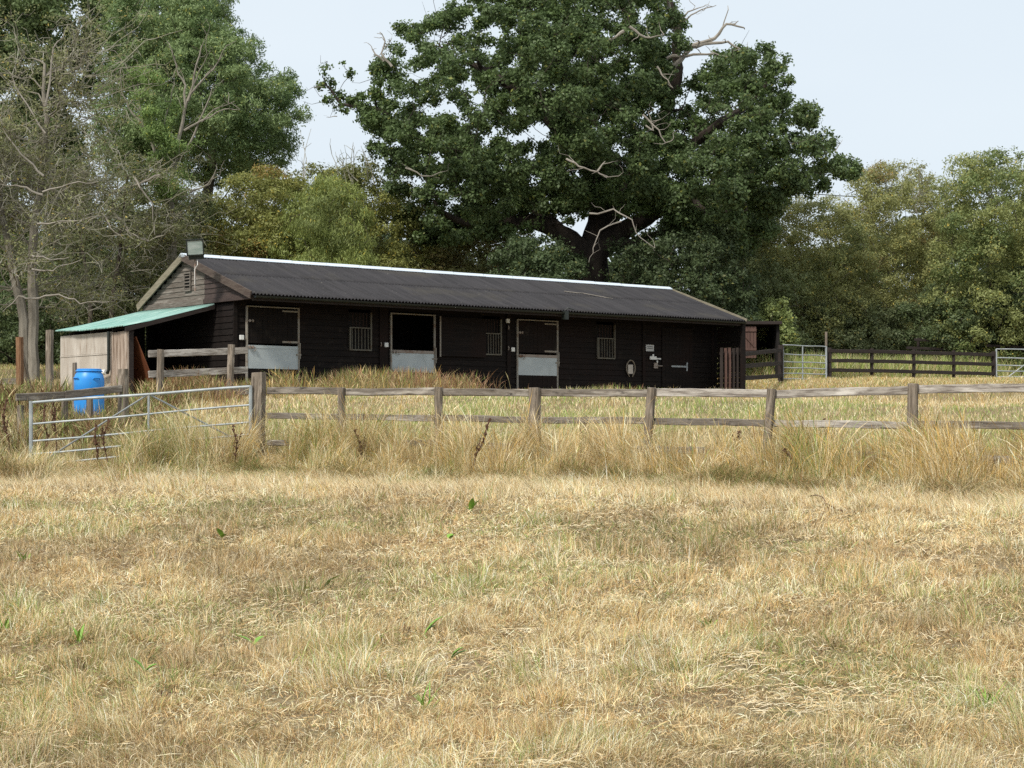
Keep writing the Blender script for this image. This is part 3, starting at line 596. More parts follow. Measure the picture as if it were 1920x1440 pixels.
# ------------------------------------------------------------------ small shed beyond the stable
sd = thing('field_shed', 'small dark flat roofed shed with faded brown braced door beyond the stable', 'shed', at(1425, 700, 60))
oz = sd.location
def S(px, py, Y): return at(px, py, Y) - oz
m = MB(); a_, b_ = S(1392, 609, 60), S(1452, 606, 61); m.box(a_[0], b_[0] + .05, -.4, 2.6, a_[2] - .0, a_[2] + .1); m.build('roof', DARKWOOD, sd)
m = MB(); zb = gz(oz[0], oz[1]) - oz[2] - .3; m.box(b_[0] - .1, b_[0], -.2, 2.4, zb, a_[2] - .004); m.box(a_[0], b_[0] - .11, 2.3, 2.4, zb, a_[2] - .004); m.box(a_[0], a_[0] + .08, -.2, 2.29, zb, a_[2] - .004); m.build('wall', DARKIN, sd)
d0, d1 = S(1390, 612, 59.7), S(1418, 657, 59.7)
m = MB(); nb = 5
for i in range(nb): w = (d1[0] - d0[0]) / nb; m.box(d0[0] + i * w + .004, d0[0] + (i + 1) * w - .004, d0[1] - .02, d0[1] + .01, d1[2] - .25, d0[2])
ddo = m.build('door', REDDOOR, sd)
m = MB(); m.box(d0[0], d1[0], d0[1] - .05, d0[1] - .021, d0[2] - .17, d0[2] - .08).box(d0[0], d1[0], d0[1] - .05, d0[1] - .021, d1[2], d1[2] + .08)
q0, q1 = Vector((d0[0] + .02, d0[1] - .037, d0[2] - .2)), Vector((d1[0] - .05, d0[1] - .037, d1[2] + .1))
m.tube([q0, q1], .03, 4); m.build('brace', REDDOOR, ddo)

# ------------------------------------------------------------------ foliage engine
def inpoly(P, x, y):
    P = np.asarray(P, float); c = np.zeros(x.shape, bool); j = len(P) - 1
    for i in range(len(P)):
        xi, yi = P[i]; xj, yj = P[j]
        c ^= ((yi > y) != (yj > y)) & (x < (xj - xi) * (y - yi) / (yj - yi + 1e-9) + xi); j = i
    return c
def edged(P, x, y):
    P = np.asarray(P, float); d = np.full(x.shape, 1e9)
    for i in range(len(P)):
        a_ = P[i - 1]; b_ = P[i]; ab = b_ - a_; t = np.clip(((x - a_[0]) * ab[0] + (y - a_[1]) * ab[1]) / (ab @ ab + 1e-9), 0, 1)
        d = np.minimum(d, np.hypot(x - a_[0] - t * ab[0], y - a_[1] - t * ab[1]))
    return d
def unit(n):
    v = rng.normal(size=(n, 3)); return v / np.linalg.norm(v, axis=1, keepdims=True)
def blobs_in(poly, Y, thick, n, rpx, holes=()):
    """lumps of crown filling an outline given in the photograph, spread in depth round Y; returns centres and radii in metres"""
    P = np.array(poly, float); lo = P.min(0); hi = P.max(0); out = []
    tries = 0; cand = []
    while len(cand) < n * 14 and tries < 90:
        tries += 1; m_ = 900; x = rng.uniform(lo[0], hi[0], m_); y = rng.uniform(lo[1], hi[1], m_)
        r = rng.uniform(rpx[0], rpx[1], m_); ok = inpoly(P, x, y); e = edged(P, x, y); ok &= e > r * .62
        for (hx, hy, hr) in holes: ok &= np.hypot(x - hx, (y - hy) * 1.2) > hr + r * .75
        for i in np.nonzero(ok)[0]:
            k = min(1, e[i] / (.33 * min(hi - lo))); dep = rng.uniform(-1, 1) * thick * math.sqrt(k)
            cand.append((x[i], y[i], r[i], Y + dep))
    cand = np.array(cand); dist = np.full(len(cand), 1e9); j = 0
    for _ in range(min(n, len(cand))):      # spread them evenly: each next lump is the one farthest from those taken
        out.append(cand[j]); q = cand[j]
        dist = np.minimum(dist, np.sqrt((cand[:, 0] - q[0]) ** 2 + (cand[:, 1] - q[1]) ** 2 + ((cand[:, 3] - q[3]) * 12) ** 2) * rng.uniform(.9, 1.1, len(cand)))
        j = int(np.argmax(dist))
    out = np.array(out); Yd = out[:, 3]
    C = np.stack([(out[:, 0] - 960) / F * Y * (1 + (Yd / Y - 1) * .0) , Yd, EYE + (HY - out[:, 1]) / F * Y], 1)
    # keep the outline true from the camera: scale position with the depth of the lump
    C[:, 0] = (out[:, 0] - 960) / F * Yd; C[:, 2] = EYE + (HY - out[:, 1]) / F * Yd
    return C, out[:, 2] / F * Yd
def leaves(C, Rr, n, size, col, colvar=.25, clump=.3, cpb=26, shell=.55, aspect=.5, droop=.0, hue=None, tipcol=None, flat=.8, seed_gap=.0):
    """n leaf quads in clumps on the shells of lumps"""
    w = Rr ** 2; nb = len(C); B = rng.choice(nb, nb * cpb, p=w / w.sum()); d = unit(len(B)); d[:, 2] = d[:, 2] * .85 + .12
    rad = shell + (1 - shell) * rng.random(len(B)) ** .35
    cc = C[B] + d * (Rr[B] * rad)[:, None] * np.array([1, 1, flat]); cr = Rr[B] * clump * rng.uniform(.55, 1.35, len(B))
    if seed_gap: k_ = rng.random(len(B)) > seed_gap; cc, cr, B, d = cc[k_], cr[k_], B[k_], d[k_]
    w2 = cr ** 1.8; L = rng.choice(len(cc), n, p=w2 / w2.sum()); q = unit(n); rr = rng.random(n) ** .45
    pos = cc[L] + q * (cr[L] * rr)[:, None] * np.array([1.1, 1.1, .65])
    pos += rng.normal(size=(n, 3)) * size * .6
    nrm = q * .7 + d[L] * .4 + rng.normal(size=(n, 3)) * .55; nrm[:, 2] += .35; nrm /= np.linalg.norm(nrm, axis=1, keepdims=True)
    ax = rng.normal(size=(n, 3)); ax[:, 2] -= droop; ax -= nrm * (ax * nrm).sum(1, keepdims=True); ax /= np.linalg.norm(ax, axis=1, keepdims=True)
    bx = np.cross(nrm, ax); s = size * rng.uniform(.6, 1.4, n)[:, None]
    V = np.stack([pos - ax * s * .5, pos + bx * s * aspect * .5 - ax * s * .05 , pos + ax * s * .5 - nrm * s * .12, pos - bx * s * aspect * .5 - ax * s * .05], 1)
    tone = rng.uniform(-1, 1, n) * .6 + (rng.uniform(-1, 1, len(cc)))[L] * .4
    c = np.array(col)[None] * (1 + colvar * tone)[:, None]
    if hue is not None:
        hsel = (rng.random(nb) < hue[1])[B][L] & (rng.random(n) < hue[2]); c[hsel] = np.array(hue[0]) * (1 + colvar * tone[hsel])[:, None]
    yl = rng.random(n) < .03; c[yl] = c[yl] * np.array([2.0, 1.5, 1.0])
    c = np.clip(c, .004, .9)
    return V.reshape(-1, 3), np.repeat(c, 4, 0)
def leaf_ob(name, parts, parent, org, mt=None):
    V = np.concatenate([p[0] for p in parts]) - np.array(org); c = np.concatenate([p[1] for p in parts])
    me = fast_mesh(name, V, np.arange(len(V)), np.full(len(V) // 4, 4), c); return link(name, me, mt or LEAF, parent)
def wiggle(p, q, n, amp):
    p = np.array(p, float); q = np.array(q, float); L = np.linalg.norm(q - p); t = np.linspace(0, 1, n + 1)[:, None]
    off = np.zeros((n + 1, 3)); ph = rng.random(3) * 6
    for f_ in (1, 2, 3.3): off += np.sin(t * math.pi * f_ + ph) * rng.normal(size=3) / f_
    return p + (q - p) * t + off * amp * L * np.sin(t * math.pi) ** .7
class Limbs:
    def __init__(s): s.mb = MB(); s.nodes = []
    def limb(s, pts, r0, r1, n=8, sub=4, amp=.03):
        P = [np.array(p, float) for p in pts]; path = [P[0]]
        for i in range(len(P) - 1):
            w = wiggle(P[i], P[i + 1], sub, amp); path += list(w[1:])
        m_ = len(path); rad = [r0 + (r1 - r0) * (i / (m_ - 1)) ** .8 for i in range(m_)]
        s.mb.tube(path, rad, n); s.nodes += [(p, r) for p, r in zip(path, rad)]; return path
    def connect(s, C, r=.06, thin=.012, base=None, sub=6, amp=.06):
        nodes = np.array([n_[0] for n_ in s.nodes]); rr = np.array([n_[1] for n_ in s.nodes]); order = np.argsort(np.linalg.norm(C - nodes[0], axis=1))
        for i in order:
            c = C[i]; dd = np.linalg.norm(nodes - c, axis=1) + np.maximum(0, nodes[:, 2] - c[2]) * .6 + .15 * np.linalg.norm(nodes - nodes[0], axis=1); j = int(np.argmin(dd))
            r0 = min(rr[j] * .75, r); path = wiggle(nodes[j], c, sub, amp)
            rad = [r0 + (thin - r0) * (k / sub) for k in range(sub + 1)]
            s.mb.tube(path, rad, 5, cap=False); nodes = np.concatenate([nodes, path[1:]]); rr = np.concatenate([rr, rad[1:]])
        s.all = nodes; s.rr = rr
def base_at(px, Y): x = gx(px, Y); return np.array([x, Y, gz(x, Y) - .2])
GROUPS = {'bush': 'bushes behind the stable and fence', 'hedge_tree': 'hedge trees on the right'}
def tree(name, label, cat, px, Y, poly, thick, nb, rpx, nl, size, col, trunk_r=.18, bark=None, holes=(), top=None, limbs=None, br=.06, extra=None, **kw):
    base = base_at(px, Y); org = Vector(base); t = thing(name, label, cat, org, 0, GROUPS.get(name))
    C, Rr = blobs_in(poly, Y, thick, nb, rpx, holes); Lb = Limbs()
    cen = C.mean(0); tp = np.array(at(top[0], top[1], Y)) if top else cen
    Lb.limb([base, tp], trunk_r, trunk_r * .45, amp=.03)
    for lm in (limbs or []):
        Lb.limb([np.array(at(a_, b_, Y + dy)) for a_, b_, dy in lm[0]], lm[1], lm[2])
    Lb.connect(C, br)
    Lb.mb.v = [(v[0] - org[0], v[1] - org[1], v[2] - org[2]) for v in Lb.mb.v]
    Lb.mb.build('trunk', bark or BARK, t, smooth=True)
    P = [leaves(C, Rr, nl, size, col, **kw)]
    if extra: P += extra
    leaf_ob('crown', P, t, base); return t, C, Rr, Lb

# ------------------------------------------------------------------ the big oak
OY = 64.0
oak_poly = [(700, 150), (704, 112), (735, 75), (745, 45), (800, 18), (850, 5), (900, -30), (1000, -80), (1150, -110), (1255, -70), (1262, -10), (1285, 30), (1290, 85), (1262, 125), (1270, 160), (1310, 120), (1345, 92), (1400, 82), (1440, 86), (1478, 108), (1484, 160), (1500, 192), (1538, 192), (1540, 235), (1568, 258), (1575, 288), (1605, 312), (1600, 345), (1560, 362), (1500, 372), (1460, 392), (1455, 450), (1390, 485), (1320, 470), (1260, 440), (1225, 408), (1180, 385), (1120, 392), (1060, 408), (1010, 400), (960, 412), (945, 450), (880, 450), (835, 468), (785, 455), (745, 400), (718, 330), (690, 275), (672, 225), (668, 190)]
holes = [(700, 260, 8), (775, 150, 9), (800, 210, 8), (870, 230, 8), (905, 270, 9), (1040, 170, 8), (975, 110, 8), (1150, 20, 9), (825, 60, 8), (780, 95, 8), (1012, 246, 24), (965, 262, 12), (842, 205, 18), (895, 185, 12), (910, 95, 12), (960, 165, 10), (1292, 190, 14), (1325, 75, 30), (660, 100, 20), (1205, 30, 12), (790, 250, 12), (870, 60, 10), (735, 215, 9), (720, 165, 8), (765, 112, 8), (805, 135, 9), (762, 188, 8), (930, 62, 8), (1010, 130, 8), (882, 150, 8), (820, 300, 7), (745, 270, 7), (1000, 290, 9), (930, 250, 8), (1130, 62, 7), (1080, 112, 7), (1232, 210, 7), (1480, 240, 7), (1380, 205, 6), (1440, 300, 6), (1180, 130, 6), (960, 210, 8), (850, 250, 7), (690, 190, 7), (780, 330, 7), (1520, 250, 7), (1340, 300, 6)]
base = base_at(1108, OY); oak = thing('oak_tree', 'huge spreading dark green oak tree with dead bare branches behind the stable roof', 'tree', base)
C1, R1 = blobs_in(oak_poly, OY, 6.5, 470, (15, 30), holes)
C2, R2 = blobs_in(oak_poly, OY, 5.0, 420, (8, 14), [(a_, b_, c_ * .9) for a_, b_, c_ in holes])
arm = [(1176, 400, 15), (1164, 412, 12), (1192, 404, 13), (1086, 412, 12), (1180, 380, 14), (1215, 388, 14), (1250, 402, 14), (1285, 425, 14), (1150, 385, 12), (1090, 388, 12), (1120, 395, 10), (1005, 432, 9), (985, 440, 11), (1065, 425, 8), (1240, 425, 12), (1210, 410, 9), (955, 445, 10), (1300, 445, 14), (612, 128, 8), (604, 160, 9), (622, 158, 8), (618, 185, 9), (640, 180, 10), (648, 205, 8), (662, 192, 10), (682, 205, 12), (645, 122, 7), (655, 140, 7), (700, 130, 8), (632, 200, 8), (676, 180, 9), (695, 225, 12), (705, 180, 12), (605, 140, 6), (628, 172, 8)]
C2 = np.concatenate([C2, np.array([at(x_, y_, OY + rng.uniform(-.6, .6)) for x_, y_, r_ in arm]) - np.array([[0, 2.0 * (x_ > 800), 0] for x_, y_, r_ in arm])]); R2 = np.concatenate([R2, np.array([r_ / F * OY for x_, y_, r_ in arm])])
Lb = Limbs(); A = lambda x, y, d=0: np.array(at(x, y, OY + d))
Lb.limb([base, A(1106, 520), A(1106, 470)], .75, .62, n=14, amp=.015)
Lb.limb([A(1108, 478), A(1150, 445, .5), (A(1190, 420, .5)), A(1235, 395, .5), A(1300, 365, 0), A(1370, 340, 0), A(1440, 320, 0), A(1540, 325, 0)], .46, .06, n=10)
Lb.limb([A(1104, 478), A(1070, 450), A(1030, 425, -.5), A(985, 412, -.5), A(930, 425, -1), A(880, 420), A(820, 395)], .45, .09, n=10)
Lb.limb([A(1106, 480), A(1120, 400, 1), A(1125, 320, 1), A(1090, 230, 1), A(1050, 130), A(1040, 20)], .42, .12, n=10)
Lb.limb([A(1130, 430, 1), A(1190, 330, 2), A(1230, 260, 1), A(1270, 150, 0), A(1272, 60, 0), A(1250, -30)], .36, .1, n=8)
Lb.limb([A(1060, 445), A(1000, 380, 2), A(930, 330, 2), (A(860, 300, 2)), A(790, 260, 1), A(720, 210), A(640, 195), A(612, 160)], .26, .03, n=8)
Lb.limb([A(1120, 330, 1), A(1040, 235), A(1000, 190), A(940, 150, -1), A(895, 125), A(850, 110)], .3, .06, n=8)
Lb.limb([A(985, 215), A(960, 180), A(990, 120)], .14, .05, n=7)
Lb.limb([A(1200, 330, 2), A(1290, 280), A(1350, 230, -1), A(1400, 200), A(1440, 150)], .26, .06, n=8)
Lb.limb([A(1140, 460), A(1190, 455, -1), A(1240, 435, -1), A(1300, 440), A(1380, 445)], .2, .04, n=7)
Lb.limb([A(1300, 375, -2), A(1330, 400, -3), A(1400, 395, -3)], .14, .04, n=6)
main_n = len(Lb.nodes)
Lb.connect(np.concatenate([C1, C2[:-35:3], C2[-35:]]), .085, .012)
# fine twigs poking out of the crown
for i in range(260):
    j = rng.integers(main_n, len(Lb.all)); p = Lb.all[j]; q = p + unit(1)[0] * rng.uniform(.4, 1.3) + np.array([0, 0, .3])
    Lb.mb.tube(wiggle(p, q, 4, .12), [.015, .012, .01, .007, .004], 4, cap=False)
Lb.mb.v = [(v[0] - base[0], v[1] - base[1], v[2] - base[2]) for v in Lb.mb.v]
Lb.mb.build('trunk', BARK_DARK, oak, smooth=True)
OAKC = (.115, .165, .064)
leaf_ob('crown', [leaves(C1, R1, 250000, .118, OAKC, .38, clump=.36, cpb=22, aspect=.62, seed_gap=.08), leaves(C1[C1[:, 2] < 10.2], R1[C1[:, 2] < 10.2], 60000, .12, OAKC, .45, clump=.75, cpb=5, aspect=.62, shell=.3), leaves(C2, R2, 125000, .115, (.12, .175, .06), .4, clump=.5, cpb=9, aspect=.62)], oak, base)
dead = [([(1262, 125, -1), (1300, 85), (1340, 72), (1362, 45), (1395, 52)], .10), ([(1272, 95, -1), (1320, 82), (1365, 78), (1400, 95)], .08), ([(1250, 110, -1), (1300, 102), (1340, 100), (1370, 108)], .06),
        ([(1258, 55), (1290, 34), (1315, 18), (1343, 10)], .04), ([(1262, 60), (1290, 22), (1320, 12)], .05), ([(735, 125), (715, 100), (722, 78), (712, 60)], .05), ([(720, 115), (700, 95), (695, 85)], .04), ([(722, 90), (735, 72)], .025),
        ([(1105, 400, -6.5), (1150, 392, -6.6), (1185, 412, -6.7), (1200, 445, -6.7), (1228, 465, -6.8)], .03), ([(1165, 415, -6.6), (1125, 432, -6.7), (1112, 465, -6.7), (1104, 492, -6.7)], .026),
        ([(1062, 298, -7), (1085, 312, -7.1), (1120, 322, -7.1), (1135, 332, -7.1), (1160, 330, -7.1)], .035), ([(1120, 322, -7.1), (1135, 302, -7.1)], .04), ([(1205, 215, -7), (1225, 235, -7), (1248, 268, -7), (1262, 262, -7)], .035),
        ([(1210, 235, -7), (1225, 245, -7), (1215, 210, -7)], .03), ([(1232, 125, -5), (1245, 145, -5), (1262, 165, -5)], .035), ([(1170, 58, -5), (1150, 72, -5), (1112, 70, -5)], .06), ([(1180, 50, -5), (1210, 70, -5), (1245, 65, -5)], .05),
        ([(760, 315, -4), (790, 330, -4), (840, 320, -4)], .03), ([(1565, 285), (1580, 262)], .018), ([(605, 163), (584, 164)], .015), ([(632, 218), (612, 220)], .018), ([(1400, 95), (1402, 78)], .015), ([(1362, 45), (1380, 40)], .02), ([(1260, 40), (1255, 5), (1262, -20)], .06)]
for pts, r_ in dead:
    dm = MB()
    P = [np.array(at(p[0], p[1], OY + (p[2] if len(p) > 2 else -1))) for p in pts]; path = [P[0]]
    for i in range(len(P) - 1): path += list(wiggle(P[i], P[i + 1], 3, .05)[1:])
    k_ = len(path); dm.tube([p - base for p in path], [r_ * (1 - .75 * i / (k_ - 1)) for i in range(k_)], 6)
    for i in range(2, k_, 2):
        q = path[i] + unit(1)[0] * np.array([1, .4, 1]) * rng.uniform(.2, .7) + np.array([0, 0, .15]); w_ = wiggle(path[i], q, 3, .15)
        dm.tube([p - base for p in w_], [r_ * .35, r_ * .28, r_ * .2, r_ * .12], 4)
    dm.build('dead_branch', DEADWOOD, oak, smooth=True)

# ------------------------------------------------------------------ trees on the left
polyB = [(185, 20), (185, -60), (420, -60), (432, 30), (470, 58), (502, 80), (510, 122), (550, 135), (560, 188), (588, 205), (582, 240), (550, 258), (542, 310), (490, 345), (400, 365), (380, 350), (300, 340), (220, 345), (160, 300), (180, 180)]
tree('ash_tree', 'large rounded mid green ash tree behind the left end of the stable', 'tree', 400, 68, polyB, 4.5, 300, (16, 32), 230000, .125, (.24, .32, .135), .32, clump=.36, cpb=18, aspect=.34, droop=.8, top=(400, 180), holes=[(160, 30, 8), (520, 130, 8)], hue=((.15, .22, .085), .3, .9))
polyA = [(-80, -80), (210, -80), (215, 30), (200, 130), (190, 230), (120, 150), (190, 330), (180, 560), (100, 600), (-80, 600)]
tree('broadleaf_tree', 'tall dark green tree in the top left corner behind the bare tree', 'tree', 130, 72, polyA, 4.5, 300, (15, 30), 170000, .15, (.14, .19, .075), .35, clump=.34, cpb=16, aspect=.55, top=(110, 150), holes=[(60, 130, 10), (135, 145, 14), (160, 30, 9), (30, 180, 10), (65, 385, 16), (75, 415, 14), (20, 340, 7), (155, 360, 7), (110, 60, 7)])
def twiggy(name, label, trunks, Y, spread, nmain, seedpoly, leafn, leafcol, bark_mat, tw=TWIG, pale=None):
    t = thing(name, label, 'tree', base_at(trunks[0][0][0], Y)); org = np.array(t.location); mb_ = MB(); tb = MB(); tips = []
    for tr in trunks:
        pts = [base_at(tr[0][0], Y)] + [np.array(at(p[0], p[1], Y + (p[2] if len(p) > 2 else 0))) for p in tr[:-1]]; path = [pts[0]]
        for i in range(len(pts) - 1): path += list(wiggle(pts[i], pts[i + 1], 4, .02)[1:])
        n_ = len(path); r0 = tr[-1]; mb_.tube([p - org for p in path], [r0 * (1 - .8 * i / n_) for i in range(n_)], 8)
        for k in range(nmain):
            i = int(n_ * rng.uniform(.28, .99)); p = path[min(i, n_ - 1)]; ang = rng.uniform(0, 6.28); L = spread * rng.uniform(.45, 1.05) * (1.1 - .5 * i / n_)
            d = np.array([math.cos(ang), math.sin(ang) * .8, rng.uniform(-.12, .75)]); q = p + d * L; q2 = q + np.array([d[0] * .4, d[1] * .4, rng.uniform(-.5, .35)]) * L * .5
            w_ = np.concatenate([wiggle(p, q, 5, .08), wiggle(q, q2, 4, .1)[1:]]); r1 = r0 * .17 * rng.uniform(.5, 1)
            mb_.tube([x - org for x in w_], [r1 * (1 - .85 * z / 9) for z in range(10)], 5, cap=False)
            for s_ in range(8):
                j = rng.integers(2, 10); p1 = w_[j]; d1 = unit(1)[0] * np.array([1, 1, .8]) + d * .6; d1[2] += .1; L1 = rng.uniform(.6, 1.9) * spread / 3.0
                p2 = p1 + d1 * L1; p3 = p2 + (d1 + np.array([0, 0, rng.uniform(-.9, .6)])) * L1 * .6; w1 = np.concatenate([wiggle(p1, p2, 3, .1), wiggle(p2, p3, 3, .1)[1:]])
                tb.tube([x - org for x in w1], [.015, .0135, .012, .010, .0085, .007, .005], 4, cap=False)
                for s2 in range(3):
                    j = rng.integers(1, 7); p4 = w1[j]; p5 = p4 + unit(1)[0] * rng.uniform(.25, .75); w2 = wiggle(p4, p5, 3, .14); tb.tube([x - org for x in w2], [.009, .008, .006, .004], 3, cap=False); tips.append(p5); tips.append(w2[1])
    for pts in (pale or []):
        P_ = [np.array(at(p[0], p[1], Y - 1.5)) for p in pts]; w_ = [P_[0]]
        for i in range(len(P_) - 1): w_ += list(wiggle(P_[i], P_[i + 1], 4, .06)[1:])
        pm = MB(); pm.tube([x - org for x in w_], [.03 - .022 * i / (len(w_) - 1) for i in range(len(w_))], 5); pm.build('dead_branch', DEADWOOD, t, smooth=True)
    mb_.build('trunk', bark_mat, t, smooth=True); tb.build('twigs', tw, t)
    tips = np.array(tips); 
    if leafn:
        L = rng.choice(len(tips), leafn); C = tips[L]; v, c = leaves(tips, np.full(len(tips), .28), leafn, .075, leafcol, .35, clump=.5, cpb=1, shell=.2, aspect=.5)
        leaf_ob('crown', [(v, c)], t, org)
    return t
twiggy('bare_tree', 'tall grey twiggy almost leafless tree at the left edge', [[(62, 560), (64, 430), (80, 330, .5), (88, 220, 0), (84, 120), .17], [(45, 600), (20, 480), (0, 380), (-10, 250), .17]], 49, 1.9, 34, None, 26000, (.25, .26, .12), BARK_PALE, pale=[[(62, 560), (110, 552), (150, 570), (205, 566)], [(62, 560), (35, 555), (5, 585)], [(60, 480), (90, 486), (130, 482)], [(60, 505), (100, 508), (150, 488)], [(80, 365), (40, 350), (0, 345)], [(82, 330), (40, 290), (5, 240)], [(85, 250), (40, 180), (22, 140)], [(85, 200), (100, 90), (128, 45)], [(80, 360), (130, 345), (185, 340)], [(70, 420), (110, 415), (190, 405)]])
twiggy('bare_tree', 'lower dense twiggy shrubby tree left of the pale young ash trunk', [[(210, 560, 0), (225, 470), (230, 400), (240, 330), .09], [(170, 560), (150, 440), (120, 340), .09]], 56, 2.0, 20, None, 26000, (.18, .19, .08), BARK, pale=[[(300, 328), (260, 345), (230, 352), (200, 368)], [(190, 400), (215, 435), (235, 448)], [(235, 430), (262, 448), (280, 452), (310, 440)], [(250, 330), (285, 380), (290, 440)], [(215, 400), (245, 440), (265, 450)]])
# half dead young ash
YA = 57.0; yo = thing('young_ash_tree', 'slim half dead young ash with pale bare upper branches and bright leaf tufts', 'tree', base_at(322, YA)); org = np.array(yo.location); Lb = Limbs()
A = lambda x, y, d=0: np.array(at(x, y, YA + d))
Lb.limb([base_at(322, YA), A(322, 480), A(322, 420), A(318, 380)], .17, .14, n=8, amp=.01)
for pts, r0, r1 in (([(318, 382), (300, 340), (292, 290), (272, 240), (262, 200), (258, 150)], .09, .02), ([(318, 382), (325, 320), (335, 260), (345, 210), (362, 160), (372, 110), (378, 85)], .1, .018), ([(345, 215), (348, 160), (330, 120), (318, 85)], .05, .012), ([(352, 190), (380, 150), (400, 130), (425, 85)], .05, .012),
    ([(335, 300), (365, 250), (390, 190), (400, 160)], .05, .012), ([(345, 245), (380, 225), (420, 205), (450, 205)], .04, .01), ([(378, 228), (402, 205), (440, 190)], .03, .01), ([(318, 384), (350, 365), (390, 345), (405, 318)], .05, .012), ([(297, 330), (260, 345), (230, 352), (202, 368)], .04, .012), ([(362, 160), (375, 130), (395, 95)], .03, .008),
    ([(272, 240), (240, 200), (228, 170), (225, 140)], .04, .01), ([(262, 205), (235, 120), (215, 95)], .03, .008), ([(300, 260), (320, 190), (325, 160)], .04, .01), ([(322, 425), (340, 405), (358, 388)], .04, .01)):
    path = Lb.limb([A(*p) for p in pts], r0, r1, n=6, sub=3, amp=.05)
    for k in range(3, len(path), 2):
        d_ = unit(1)[0] * np.array([1, 1, .6]) + np.array([0, 0, .8]); Lb.mb.tube(wiggle(path[k], path[k] + d_ * rng.uniform(.3, .9), 4, .1), [.014, .012, .01, .008, .005], 4, cap=False)
Lb.mb.v = [(v[0] - org[0], v[1] - org[1], v[2] - org[2]) for v in Lb.mb.v]; Lb.mb.build('trunk', BARK_PALE, yo, smooth=True)
tc_ = [(245, 140, 14), (262, 142, 18), (285, 150, 18), (300, 155, 12), (280, 210, 18), (310, 230, 18), (300, 250, 22), (285, 240, 16), (330, 205, 14), (320, 280, 20), (300, 300, 20), (340, 320, 16), (350, 335, 12), (310, 340, 22), (325, 360, 20), (295, 370, 16), (380, 262, 12), (345, 280, 14), (268, 180, 14), (320, 195, 12)]
Ct = np.array([at(x, y, YA + rng.uniform(-.8, .3)) for x, y, r in tc_]); Rt = np.array([r / F * YA for x, y, r in tc_])
leaf_ob('crown', [leaves(Ct, Rt, 13000, .10, (.21, .30, .095), .4, clump=.5, cpb=14, aspect=.3, droop=1.2)], yo, org)

# ------------------------------------------------------------------ shrubs and hedge trees
G_L = 'trees and scrub behind the stable'
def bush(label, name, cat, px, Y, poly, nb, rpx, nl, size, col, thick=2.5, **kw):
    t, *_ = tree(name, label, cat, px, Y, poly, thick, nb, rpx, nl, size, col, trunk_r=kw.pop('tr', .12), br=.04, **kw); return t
bush('dark olive thicket between the bare tree and the stable gable', 'thicket', 'thicket', 250, 60, [(60, 500), (90, 430), (180, 370), (300, 345), (400, 345), (420, 400), (400, 480), (400, 700), (60, 700)], 162, (14, 28), 81600, .10, (0.171, 0.201, 0.087), clump=.48, cpb=14, aspect=.5)
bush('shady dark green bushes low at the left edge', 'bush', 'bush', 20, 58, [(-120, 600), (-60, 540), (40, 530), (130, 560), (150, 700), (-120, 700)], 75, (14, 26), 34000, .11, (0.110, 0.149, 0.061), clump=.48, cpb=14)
bush('golden tinged hawthorn tree right of the floodlight', 'hawthorn_tree', 'tree', 455, 61, [(378, 440), (390, 370), (420, 345), (450, 322), (520, 312), (565, 325), (590, 400), (580, 580), (372, 580)], 137, (12, 26), 78200, .085, (.27, .28, .085), clump=.48, cpb=14, aspect=.55, hue=((.34, .24, .08), .22, .5))
bush('light green drooping willow above the middle of the left roof', 'willow_tree', 'tree', 610, 60, [(490, 440), (530, 370), (590, 335), (640, 330), (690, 370), (708, 450), (705, 580), (480, 580)], 112, (14, 28), 71400, .13, (.29, .34, .105), clump=.4, cpb=14, aspect=.2, droop=2.2, hue=((.22, .26, .09), .3, .8))
bush('olive green tree with twiggy top between willow and oak', 'field_maple_tree', 'tree', 680, 66, [(545, 340), (590, 308), (640, 300), (690, 296), (740, 320), (790, 370), (830, 440), (830, 600), (545, 600)], 162, (12, 28), 85000, .10, (.30, .315, .10), clump=.48, cpb=14, hue=((.20, .22, .08), .4, .8), tr=.16)
bush('brownish olive scrub under the left oak limb', 'scrub', 'bush', 880, 67, [(760, 420), (820, 410), (900, 420), (980, 405), (1020, 460), (1030, 640), (760, 640)], 93, (12, 26), 51000, .10, (.22, .225, .09), clump=.48, cpb=14, hue=((.20, .17, .065), .25, .7))
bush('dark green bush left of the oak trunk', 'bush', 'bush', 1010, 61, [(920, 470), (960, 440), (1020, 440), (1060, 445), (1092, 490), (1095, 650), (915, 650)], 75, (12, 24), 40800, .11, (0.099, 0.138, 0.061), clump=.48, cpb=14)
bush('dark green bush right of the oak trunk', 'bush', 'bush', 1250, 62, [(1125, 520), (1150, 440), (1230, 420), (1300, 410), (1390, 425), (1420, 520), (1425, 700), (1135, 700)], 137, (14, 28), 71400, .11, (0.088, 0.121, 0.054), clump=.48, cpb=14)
bush('low dark green bush behind the far roof end', 'bush', 'bush', 1440, 66, [(1340, 600), (1360, 500), (1430, 470), (1500, 520), (1530, 720), (1340, 720)], 87, (14, 26), 44200, .11, (.17, .20, .085), clump=.48, cpb=14)
G_R = None
bush('olive hedge tree just right of the oak', 'hedge_tree', 'tree', 1510, 70, [(1350, 460), (1400, 385), (1470, 370), (1540, 355), (1600, 390), (1640, 470), (1650, 720), (1390, 720)], 212, (13, 28), 112200, .09, (.30, .31, .12), thick=3, clump=.48, cpb=14, hue=((.20, .23, .09), .3, .8), tr=.16)
bush('olive hedge tree with sparse twiggy top, centre of the right hedge', 'hedge_tree', 'tree', 1680, 74, [(1555, 410), (1585, 340), (1620, 312), (1680, 295), (1735, 308), (1775, 380), (1800, 460), (1800, 740), (1570, 740)], 237, (12, 28), 125800, .09, (.30, .31, .12), thick=3, clump=.48, cpb=14, hue=((.34, .27, .12), .12, .6), holes=[(1700, 400, 3)], tr=.16)
